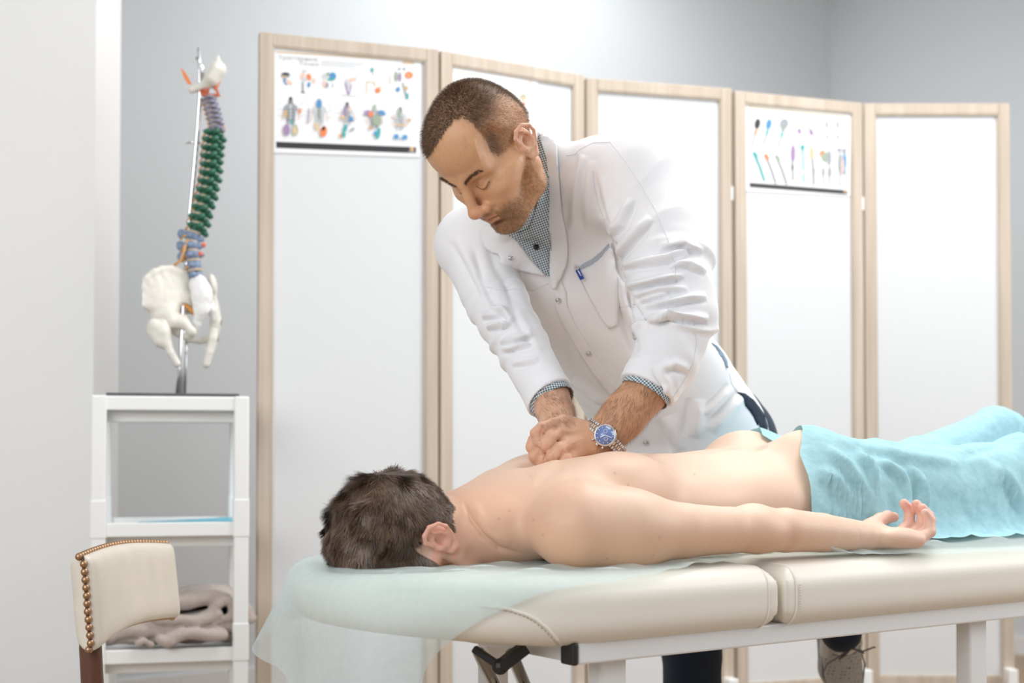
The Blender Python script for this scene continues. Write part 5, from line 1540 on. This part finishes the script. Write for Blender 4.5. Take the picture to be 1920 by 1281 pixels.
CUTS = [(P(1213, 732, 2.314), nrm([-.50, -.25, -.83])), (P(1032, 748, 2.382), nrm([.52, -.52, -.68]))]
def coat():
    J = DJ; SL, SR, NB = J['SL'], J['SR'], J['NB']
    S_ = nrm(SL - SR); T_ = nrm(NB - P(1300, 820, 2.9)); n = nrm(np.cross(S_, T_))
    v = Vox((-.22, 2.20, .62), (.66, 3.20, 1.50), .0027)
    C = [P(1050, 440, 2.63), P(1095, 520, 2.68), P(1160, 625, 2.76), P(1232, 730, 2.84), P(1282, 820, 2.90), P(1285, 930, 2.93)]
    v.chain(C, [.133, .141, .148, .158, .173, .185], .03, n=n, fl=.72)
    v.chain([NB + n * 0, (NB + SL) / 2 + ZD * .004, SL], [.070, .082, .083], .03)
    v.chain([NB, (NB + SR) / 2, SR], [.070, .078, .069], .03)
    v.cone(P(1034, 300, 2.52), P(1065, 350, 2.57), .036, .062, .02); v.ball(P(1115, 352, 2.64), .088, .03); v.ball(P(1180, 470, 2.72), .085, .04)
    # sleeves
    v.chain([SL, P(1243, 450, 2.42), P(1260, 530, 2.38), P(1268, 592, 2.36), P(1250, 670, 2.335), P(1216, 728, 2.315), P(1190, 757, 2.31)], [.081, .077, .071, .066, .055, .0475, .0460], .03)
    v.chain([SR, P(920, 542, 2.585), P(946, 598, 2.52), P(968, 634, 2.48), P(1008, 705, 2.42), P(1030, 744, 2.385), P(1042, 775, 2.36)], [.067, .056, .051, .047, .041, .0425, .042], .025)
    # cut the cuffs square and open the neck
    for a, n2 in CUTS:
        def f(X, Y, Z, a=a, n2=n2):
            X = X - a[0]; Y = Y - a[1]; Z = Z - a[2]
            h = X * n2[0] + Y * n2[1] + Z * n2[2]
            r = np.sqrt(np.maximum(X * X + Y * Y + Z * Z - h * h, 0))
            return np.maximum(np.maximum(-h, r - .075), h - .12)
        v.put(f, a - .13, a + .13, .001, 'sub')
    for a, b, r in ((P(1232, 712, 2.32), P(1190, 765, 2.309), .0380), (P(1022, 730, 2.40), P(1044, 780, 2.345), .0345)):
        v.cone(a, b, r, r, .002, 'sub')
    V, Fq = v.mesh(3)
    keepv = np.ones(len(V), bool)
    N = vnormals(V, Fq)
    # cloth puckers along the sleeves
    def pucker(a, b, r, amp, seed, fr=26):
        d = b - a; l = np.linalg.norm(d); t = ((V - a) @ d) / l ** 2
        dist = np.linalg.norm(V - a - np.clip(t, 0, 1)[:, None] * d, axis=1)
        m = sstep(r * 1.5, r * 1.15, dist) * sstep(-.15, .05, t) * sstep(1.1, .9, t)
        q = np.stack([t * l * fr + vnoise(V, 9, seed) * 1.3, vnoise(V, 7, seed + 1) * .8, 0 * t], 1)
        return m * amp * ((1 - np.abs(vnoise(q, 1, seed + 2))) ** 2.2 - .35)
    D = pucker(P(1250, 480, 2.40), P(1262, 650, 2.35), .07, .011, 31, 34) + pucker(SL, P(1250, 480, 2.40), .08, .005, 35, 18)
    D += pucker(P(925, 555, 2.57), P(990, 680, 2.44), .046, .006, 41, 36) + pucker(SR, P(925, 555, 2.57), .066, .003, 44, 16)
    D += pucker(P(1255, 650, 2.345), P(1222, 722, 2.316), .05, .003, 47, 30)
    V = V + N * D[:, None]
    V = V + N * (vnoise(V, 11, 51) * .0022)[:, None]
    V = lap(V, Fq, 1)
    N = vnormals(V, Fq)
    V = brush(V, N, [(a_[0], a_[1], a_[2] * 1.3, a_[3]) for a_ in [
        ([(1164, 505), (1199, 500), (1253, 492), (1300, 470)], 7, .009, 'fold'),
        ([(1158, 489), (1175, 468), (1226, 413)], 8, .009, 'fold'),
        ([(1148, 446), (1169, 424), (1191, 375)], 8, .008, 'fold'),
        ([(1177, 543), (1226, 532), (1283, 522)], 6, .011, 'fold'),
        ([(1190, 560), (1240, 548), (1290, 548)], 6, .008, 'fold'),
        ([(1202, 570), (1228, 560), (1255, 556)], 5, .008, 'fold'),
        ([(1214, 583), (1245, 575), (1290, 566), (1325, 562)], 6, .009, 'fold'),
        ([(1217, 607), (1270, 598), (1327, 605)], 7, .012, 'fold'),
        ([(1237, 470), (1280, 461), (1316, 478)], 7, .007, 'fold'),
        ([(1255, 500), (1290, 500), (1322, 515)], 6, .006, 'fold'),
        ([(1145, 430), (1128, 400), (1118, 370), (1112, 321)], 6, -.007, 'line'),
        ([(1150, 455), (1156, 480), (1160, 505), (1170, 530)], 5, -.012, 'line'),
        ([(1130, 330), (1142, 380), (1152, 430)], 9, .006, 'line'),
        ([(1176, 545), (1185, 575), (1205, 600), (1212, 612)], 4, -.008, 'line'),
        ([(1240, 700), (1265, 690), (1290, 700)], 8, .005, 'fold'), ([(1225, 690), (1245, 720), (1240, 742)], 7, .004, 'fold'),
        ([(905, 600), (942, 593), (958, 606)], 6, .009, 'fold'), ([(914, 620), (958, 611)], 6, .009, 'fold'),
        ([(939, 648), (975, 640), (999, 634)], 6, .008, 'fold'), ([(942, 662), (996, 648)], 5, .007, 'fold'),
        ([(917, 584), (952, 590)], 6, .007, 'fold'), ([(961, 688), (1011, 680)], 6, .005, 'fold'),
        ([(848, 450), (880, 510), (905, 560)], 10, .005, 'fold'), ([(890, 470), (905, 530), (930, 575)], 7, -.006, 'line'),
        ([(1085, 289), (1074, 348), (1066, 430)], 8, .006, 'fold'), ([(1100, 300), (1092, 380), (1098, 440)], 9, .004, 'fold'),
        ([(905, 430), (930, 500), (980, 580), (1030, 670)], 9, -.004, 'line'),
        ([(1161, 585), (1180, 630), (1192, 663)], 9, -.007, 'line'), ([(1150, 470), (1158, 560), (1185, 640)], 8, .005, 'fold'),
        ([(1070, 719), (1098, 742), (1130, 766)], 8, .007, 'fold'), ([(1239, 785), (1250, 815), (1264, 850)], 13, .006, 'fold'),
        ([(1298, 747), (1294, 785), (1289, 819)], 14, .006, 'fold'), ([(1367, 722), (1340, 750), (1317, 772)], 8, .006, 'fold'),
        ([(1385, 735), (1350, 775), (1325, 800)], 10, .008, 'fold'), ([(1060, 600), (1080, 680), (1120, 740)], 14, .004, 'fold'),
        ([(1200, 740), (1205, 790), (1215, 840)], 12, -.004, 'line'),
        ([(950, 520), (975, 600), (1010, 660)], 12, .004, 'fold'),
    ]])
    o = mk('lab_coat', V, Fq, M_coat, DOC, True)
    return o, V, Fq, n
COAT, KV, KF, KN = coat()
BV_coat = bvh_of(KV, KF)
lowidx = DJ['low']
BV_body = bvh_of(DV, DF)
allV = np.concatenate([KV, DV]); allF = np.concatenate([KF, DF + len(KV)])
BV_all = bvh_of(allV, allF)
# head must not catch the rays meant for the clothes behind it
cz = canon(DV, DJ['M'], DJ['L'], DJ['F'], DJ['U'], .95)
hd = (cz[:, 2] > -.11) & ~lowidx & (np.linalg.norm(cz - [0, .02, 0], axis=1) < .17)
fk = ~hd[DF].any(1) & ~lowidx[DF].any(1)
BV_cloth = bvh_of(np.concatenate([KV, DV]), np.concatenate([KF, DF[fk] + len(KV)]))

shirt = patch('shirt', [(930, 428), (965, 425), (1000, 380), (1020, 300), (1034, 300), (1036, 420), (1034, 522), (1018, 512), (985, 470), (960, 440)], BV_cloth, .006, .001, M_check, DOC, step=6, uvs=1000.)
# shirt collar round the neck
def strip(name, A, B, mats, parent, lift0, lift1, bv=BV_cloth, thick=.0012, n=40, m=6, uvs=1000.):
    """band between two lines lying on what is behind it"""
    def rs(L):
        L = np.asarray(L, float); s = np.r_[0, np.cumsum(np.linalg.norm(np.diff(L, axis=0), axis=1))]
        q = np.linspace(0, s[-1], n); return np.stack([np.interp(q, s, L[:, 0]), np.interp(q, s, L[:, 1])], 1)
    a, b = rs(A), rs(B); V = []; UV = []; D = np.full((n, m), np.nan)
    for i in range(n):
        for j in range(m):
            f = j / (m - 1); q = a[i] * (1 - f) + b[i] * f
            h = bv.ray_cast(Vector((0, 0, CAM_H)), Vector(ray(*q)))
            if h[0] is not None: D[i, j] = (h[0] - Vector((0, 0, CAM_H))).length
            UV.append(q / uvs)
    med = np.nanmedian(D); D = np.where(np.isnan(D), med, D)
    for _ in range(6):
        A2 = D.copy(); A2[1:-1] = (D[:-2] + D[2:] + D[1:-1]) / 3; D = A2
        D[:, 1:-1] = (D[:, :-2] + D[:, 2:] + D[:, 1:-1]) / 3
    for i in range(n):
        for j in range(m):
            f = j / (m - 1); q = a[i] * (1 - f) + b[i] * f
            V.append(np.array([0, 0, CAM_H]) + ray(*q) * (D[i, j] - lift0 * (1 - f) - lift1 * f))
    Fc = np.array([(i * m + j, i * m + j + 1, (i + 1) * m + j + 1, (i + 1) * m + j) for i in range(n - 1) for j in range(m - 1)])
    nn = vnormals(np.array(V), Fc)
    if np.sum(nn * (np.array([0, 0, CAM_H]) - np.array(V))) < 0: Fc = Fc[:, ::-1]
    o = mk(name, V, Fc, mats, parent, True, uv=np.array(UV)); mod(o, 'SOLIDIFY', thickness=thick, offset=0)
    return o
strip('shirt_collar', [(1004, 262), (1012, 300), (1013, 340), (1008, 380), (998, 412), (990, 432)], [(1012, 252), (1024, 295), (1032, 350), (1030, 400), (1030, 440), (1034, 470)], M_check, DOC, .010, .010)
strip('shirt_collar', [(945, 434), (975, 436), (1002, 420)], [(957, 444), (980, 452), (1012, 446)], M_check, DOC, .008, .008, n=16, m=4)
MB().ball(on_surface([(1006, 462)], BV_cloth, .004)[0] + KN * 0 - np.array([0, .004, 0]), 1, 8, (.0055, .003, .0055)).build('shirt_button', mat('dark_button', (.01, .015, .025), .3), DOC, smooth=True)

# lapels and collar of the coat
patch('collar', [(1004, 246), (1018, 250), (1044, 262), (1046, 300), (1050, 360), (1054, 400), (1060, 428), (1064, 455), (1064, 490), (1056, 515), (1046, 532), (1040, 545), (1033, 540), (1030, 518), (1031, 470), (1031, 440), (1024, 430), (1021, 400), (1026, 360), (1025, 320), (1015, 275)], BV_cloth, .008, .0018, M_coat, COAT, step=5, rnd=1, smooth=8, puff=.003)
patch('collar', [(898, 424), (903, 455), (918, 474), (938, 477), (937, 497), (980, 510), (1030, 520), (1010, 502), (990, 480), (975, 455), (962, 440), (945, 432), (920, 420)], BV_cloth, .006, .0018, M_coat, COAT, step=5, rnd=1, smooth=6, puff=.002)
# front edge and pocket
strip('placket', [(1031, 518), (1040, 545), (1041, 579), (1055, 610), (1080, 654), (1108, 697), (1145, 744), (1165, 790)], [(1050, 520), (1062, 548), (1064, 575), (1078, 606), (1102, 645), (1130, 687), (1168, 735), (1190, 785)], M_coat, COAT, .0035, .001, BV_coat, thick=.0018, n=70)
patch('pocket', [(1081, 508), (1092, 504), (1112, 495), (1130, 478), (1142, 459), (1150, 470), (1158, 520), (1162, 570), (1158, 610), (1142, 618), (1125, 596), (1104, 556)], BV_coat, .003, .0015, M_coat, COAT, step=5, smooth=3, puff=.004)
patch('pocket_opening', [(1080, 506), (1092, 496), (1110, 487), (1128, 472), (1142, 457), (1144, 460), (1133, 479), (1114, 497), (1095, 507), (1084, 511)], BV_coat, .002, .001, mat('pocket_gap_shade', (.45, .50, .56), .9), COAT, step=4, smooth=2)  # grey strip paints the shade in the pocket gap
seams = [
    [(1145, 267), (1170, 300), (1199, 343), (1228, 392), (1251, 446), (1264, 492), (1268, 530)],
    [(1062, 292), (1078, 290), (1088, 280), (1112, 268), (1145, 267)],
    [(1112, 321), (1114, 350), (1122, 385), (1136, 420), (1150, 452)],
    [(912, 538), (940, 545), (970, 542), (1000, 545), (1028, 532)],
    [(1300, 600), (1306, 640), (1300, 680), (1282, 715), (1262, 745)],
    [(1154, 580), (1175, 575), (1190, 570)], [(1367, 700), (1372, 720), (1384, 736), (1400, 765), (1424, 800)],
    [(1083, 515), (1106, 560), (1128, 600), (1143, 614), (1158, 608)],
]
for s_ in seams:
    d_ = [(a[0] + (b[0] - a[0]) * k / 5, a[1] + (b[1] - a[1]) * k / 5) for a, b in zip(s_, s_[1:]) for k in range(5)] + [s_[-1]]
    q = on_surface(d_, BV_coat, .0003)
    if len(q) > 2: MB().tube(q, .0005, 6).build('seam', M_seam, COAT, smooth=True)
M_snap = mat('snap_metal', (.62, .62, .62), .3, metal=.8)
for (x, y) in ((955, 485), (1047, 562), (1104, 662), (1211, 829)):
    h = BV_coat.ray_cast(Vector((0, 0, CAM_H)), Vector(ray(x, y)))
    if h[0] is None: continue
    c_ = np.array(h[0]); n_ = np.array(h[1]); n_ = nrm(n_ - np.array([0, 1, 0]))
    c_ = c_ + n_ * (.010 if y < 500 else .0055)
    MB().torus(c_, n_, .0044, .0011, 20, 8).tube([c_ - n_ * .0005, c_ + n_ * .0004], .0040, 16).build('snap_button', [M_snap], COAT, smooth=True)
# openings at the side: shirt and trousers show
patch('shirt_side', [(1334, 642), (1345, 648), (1356, 661), (1364, 676), (1366, 690), (1361, 688), (1354, 672), (1343, 656)], BV_coat, .006, .003, mat('shirt_blue_grey', (.27, .36, .46), .85), DOC, step=4)
patch('trouser_side', [(1383, 735), (1398, 738), (1414, 750), (1424, 763), (1434, 777), (1440, 800), (1440, 812), (1426, 812), (1412, 780), (1396, 758)], BV_coat, .007, .004, M_navy, DOC, step=5)

# cuffs of the shirt
def cuff(a, b, r0, r1, name='shirt_cuff'):
    d = nrm(b - a); u = nrm(np.cross(d, ZD)); w = np.cross(d, u); V = []; UV = []
    n, m = 60, 5
    for j in range(m):
        f = j / (m - 1); c = a + (b - a) * f; r = r0 + (r1 - r0) * f
        for i in range(n + 1):
            t = 2 * math.pi * i / n
            V.append(c + (u * math.cos(t) + w * math.sin(t)) * r); UV.append((t * r0, f * np.linalg.norm(b - a)))
    Fc = np.array([(j * (n + 1) + i, j * (n + 1) + i + 1, (j + 1) * (n + 1) + i + 1, (j + 1) * (n + 1) + i) for j in range(m - 1) for i in range(n)])
    o = mk(name, V, Fc, M_check, DOC, True, uv=np.array(UV)); mod(o, 'SOLIDIFY', thickness=.0014, offset=0)
cuff(CUTS[0][0] - CUTS[0][1] * .010, CUTS[0][0] + CUTS[0][1] * .009, .0412, .0408)
cuff(CUTS[1][0] - CUTS[1][1] * .010, CUTS[1][0] + CUTS[1][1] * .012, .0385, .0380)

# pen in the pocket
pen = empty('pen', P(1083, 505, 2.55)); tag(pen, 'blue pen clipped in the breast pocket of the white coat', 'pen')
h = BV_coat.ray_cast(Vector((0, 0, CAM_H)), Vector(ray(1083, 508)))
pc = np.array(h[0]) if h[0] is not None else P(1083, 508, 2.55)
ax_ = nrm(P(1078, 498, 2.5) - P(1090, 522, 2.5)); pc = pc - np.array([0, .006, 0])
MB().tube([pc - ax_ * .018, pc + ax_ * .001], .0042, 12).build('barrel', mat('pen_blue', (.01, .06, .35), .3), pen, smooth=True)
MB().tube([pc + ax_ * .001, pc + ax_ * .006], .0040, 12).tube([pc + ax_ * .006, pc + ax_ * .010], .002, 10).build('cap', M_steel, pen, smooth=True)
MB().tube([pc + ax_ * .004 - np.array([0, .005, 0]), pc - ax_ * .012 - np.array([0, .005, 0])], .001, 6).build('clip', M_steel, pen, smooth=True)

# ------------------------------------------------------------------ wristwatch
def watch():
    WL, CL = DJ['WL'], DJ['CL']
    c0 = P(1134, 822, 2.301)
    A = nrm(P(1170, 778, 2.305) - WL)
    tow = nrm(np.array([0, 0, CAM_H]) - c0); nz = nrm(tow + A * -.05 + ZD * .12); nz = nrm(nz - A * np.dot(nz, A) * .6)
    sd = nrm(np.cross(A, nz)); face = c0 + nz * .0375
    root = empty('wristwatch', face); tag(root, 'steel wristwatch with blue dial on the standing man\'s wrist', 'watch')
    st = mat('watch_steel', (.72, .70, .68), .22, metal=1); dl = mat('dial_blue', (.16, .24, .52), .25, coat=.6, vary=.2, vscale=160)
    wh = mat('hand_white', (.9, .9, .92), .3); gold = mat('link_rose', (.70, .56, .47), .25, metal=1)
    X = sd; Y = nrm(np.cross(nz, X))
    def ring(zs, rs, m, name, par, cap=True):
        V = []; Fc = []; n = 40
        for z_, r_ in zip(zs, rs):
            for i in range(n):
                t = 2 * math.pi * i / n; V.append(face + nz * z_ + (X * math.cos(t) + Y * math.sin(t)) * r_)
        for j in range(len(zs) - 1):
            for i in range(n): Fc.append((j * n + i, j * n + (i + 1) % n, (j + 1) * n + (i + 1) % n, (j + 1) * n + i))
        Fc.append(tuple(range(n))[::-1]); Fc.append(tuple((len(zs) - 1) * n + i for i in range(n)))
        return MB().raw(V, Fc).build(name, m, par, smooth=True)
    case = ring([-.008, -.006, -.001, .0, .0012, .0008], [.0150, .0178, .0182, .0178, .0158, .0152], st, 'case', root)
    mod(case, 'BEVEL', width=.0004, segments=2, limit_method='ANGLE')
    ring([.0004, .0011], [.0150, .0150], dl, 'dial', root)
    mb = MB()
    for ang, l, w_ in ((-2.0, .0085, .0012), (.35, .0115, .0009)):
        dr = X * math.cos(ang) + Y * math.sin(ang); mb.box(face + nz * .0018 + dr * l / 2, (l, w_, .0004), (dr, np.cross(nz, dr), nz))
    mb.build('watch_hand', wh, root)
    mb = MB()
    for k in range(12):
        a = k * math.pi / 6; dr = X * math.cos(a) + Y * math.sin(a); mb.box(face + nz * .0014 + dr * .0128, (.0022, .0007, .0003), (dr, np.cross(nz, dr), nz))
    mb.build('hour_marker', wh, root)
    for off, rr in ((-.6, .0028), (2.2, .0028)):
        dr = X * math.cos(off) + Y * math.sin(off); q = face + nz * .0012 + dr * .0062
        MB().torus(q, nz, rr, .0003, 18, 5).build('subdial', wh, root)
    MB().tube([face - A * .017 - nz * .003, face - A * .0215 - nz * .003], .0028, 12).build('crown', st, root, smooth=True)
    for s_ in (-1, 1): MB().tube([face - A * .0155 + sd * s_ * .009 - nz * .003, face - A * .0195 + sd * s_ * .011 - nz * .003], .0017, 10).build('pusher', st, root, smooth=True)
    # linked bracelet round the wrist
    RX, RZ = .0380, .0345
    n = 44
    br = empty('tmp'); bpy.data.objects.remove(br)
    main = MB(); inner = MB()
    for k in range(n):
        t = 2 * math.pi * k / n
        if abs(math.atan2(math.sin(t - math.pi / 2), math.cos(t - math.pi / 2))) < .42: continue
        q = c0 + sd * RX * math.cos(t) + nz * (RZ * math.sin(t))
        tg = nrm(-sd * RX * math.sin(t) + nz * RZ * math.cos(t)); no = nrm(np.cross(A, tg))
        wd = .0185
        for m_, (o_, w_) in enumerate(((-.35, .27), (0, .36), (.35, .27))):
            tgt = inner if m_ == 1 else main
            tgt.box(q + A * wd * o_ + tg * (.0022 if m_ == 1 else 0), (wd * w_, .0042, .0030), (A, tg, no))
    b1 = main.build('bracelet', st, root, bevel=.0006); inner.build('centre_links', gold, b1, bevel=.0006)
watch()

# ------------------------------------------------------------------ trousers and shoes
def legs():
    v = Vox((.20, 2.72, .05), (.90, 3.42, 1.0), .0045)
    hip = P(1320, 815, 2.93)
    v.ell(hip, (.14, .11, .12), None, .03)
    x = P(1297, 1281, 2.95)
    v.chain([hip + np.array([-.03, 0, -.02]), P(1297, 1000, 2.95), P(1297, 1230, 2.95), np.array([x[0] - .0, 2.96, .085])], [.10, .075, .062, .050], .03)
    K = P(1500, 1010, 2.96)
    v.chain([hip + np.array([.05, .0, -.04]), K, P(1576, 1186, 3.02)], [.095, .062, .042], .03)
    V, Fq = v.mesh(2); N = vnormals(V, Fq)
    V = V + N * (vnoise(V, 16, 61) * .004 + vnoise(V, 35, 62) * .0015)[:, None]
    mk('trousers', V, Fq, M_navy, DOC)
    shoe_m = mat('shoe_grey_knit', (.55, .55, .54), .8, bump=.4, bscale=300)
    # pattern of small dark eyelets on the toe
    nt = shoe_m.node_tree; vo = nt.nodes.new('ShaderNodeTexVoronoi'); vo.inputs['Scale'].default_value = 120; vo.inputs['Randomness'].default_value = .15
    tc = nt.nodes.new('ShaderNodeTexCoord'); nt.links.new(tc.outputs['Object'], vo.inputs['Vector'])
    cr = nt.nodes.new('ShaderNodeValToRGB'); cr.color_ramp.elements[0].position = .18; cr.color_ramp.elements[0].color = (.10, .10, .10, 1); cr.color_ramp.elements[1].position = .30; cr.color_ramp.elements[1].color = (.50, .50, .49, 1)
    nt.links.new(vo.outputs['Distance'], cr.inputs[0])
    knit = shoe_m; b = nt.nodes['Principled BSDF']; nt.links.new(cr.outputs[0], b.inputs['Base Color'])
    plain = mat('shoe_white', (.70, .70, .70), .7); lace = mat('shoe_lace', (.16, .16, .17), .8); sole = mat('shoe_sole', (.60, .60, .60), .5)
    def shoe(an, toe, up, name='shoe'):
        """an: ankle, toe: direction of the toes, up: direction out of the instep"""
        t = nrm(toe); u = nrm(up - t * np.dot(up, t)); r = np.cross(t, u)
        R = np.array([t, r, u]); o = an
        v = Vox((-.09, -.07, -.12), (.24, .07, .10), .003, R, o)
        v.chain([(-.045, 0, -.06), (.03, 0, -.065), (.11, .002, -.078), (.175, .0, -.086)], [.036, .037, .044, .034], .03, n=(0, 0, 1), fl=.72)
        v.cone((-.02, 0, -.005), (.07, 0, -.055), .037, .034, .03)
        v.cone((-.03, 0, .0), (-.045, 0, -.06), .034, .034, .02)
        v.cone((-.012, 0, .045), (-.015, 0, -.01), .033, .026, .006, 'sub')
        V, Fq = v.mesh(2); so = mk(name, V, Fq, knit, DOC)
        v = Vox((-.10, -.07, -.14), (.25, .07, -.05), .003, R, o)
        v.chain([(-.05, 0, -.100), (.03, 0, -.104), (.11, .002, -.108), (.178, .0, -.108)], [.036, .035, .045, .036], .02, n=(0, 0, 1), fl=.32)
        V, Fq = v.mesh(2); mk('sole', V, Fq, sole, so)
        g = lambda a, b_, c_: o + t * a + r * b_ + u * c_
        # white tongue and heel panels, toe seam
        v = Vox((-.08, -.06, -.08), (.08, .06, .06), .003, R, o)
        v.cone((.015, 0, .004), (.055, 0, -.036), .022, .020, .01, n=(0, 1, 0), fl=1.3)
        for a in (-1, 1): v.cone((-.03, a * .022, .0), (.05, a * .030, -.055), .0165, .018, .01)
        V, Fq = v.mesh(2); mk('tongue_panel', V, Fq, plain, so)
        mb = MB()
        for k in range(4):
            a = .012 + .018 * k; z = .022 - .016 * k
            mb.tube([g(a, -.030, z - .012), g(a + .004, -.012, z + .004), g(a + .004, .012, z + .004), g(a, .030, z - .012)], .0022, 6)
        mb.tube([g(.03, 0, .020), g(.045, -.025, .016), g(.050, -.055, -.002), g(.062, -.066, -.03)], .0018, 6)
        mb.tube([g(.03, 0, .020), g(.045, .03, .012), g(.06, .048, -.01), g(.085, .052, -.04)], .0018, 6)
        mb.tube([g(.03, 0, .020), g(.04, .018, .026), g(.05, .028, .012), g(.03, 0, .016)], .0018, 6)
        mb.tube([g(.03, 0, .020), g(.04, -.018, .026), g(.052, -.028, .012), g(.03, 0, .016)], .0018, 6)
        mb.build('laces', lace, so, smooth=True)
        mb = MB(); mb.tube([g(.05, -.040, -.060), g(.07, -.030, -.036), g(.09, 0, -.026), g(.07, .030, -.036), g(.05, .040, -.060)], .0018, 6)
        mb.tube([g(.05, -.042, -.060), g(.11, -.048, -.074), g(.17, -.030, -.080), g(.2, 0, -.078), g(.17, .030, -.080), g(.11, .048, -.074), g(.05, .042, -.06)], .0018, 6)
        mb.build('toe_seam', lace, so, smooth=True)
    shoe(P(1584, 1186, 3.02), nrm(P(1614, 1330, 3.05) - P(1582, 1186, 3.02)), np.array([.0, -1, .25]))
    x = P(1297, 1281, 2.95)
    shoe(np.array([x[0], 2.97, .115]), np.array([-.35, -1, 0.]), np.array([0, 0, 1.]))
legs()
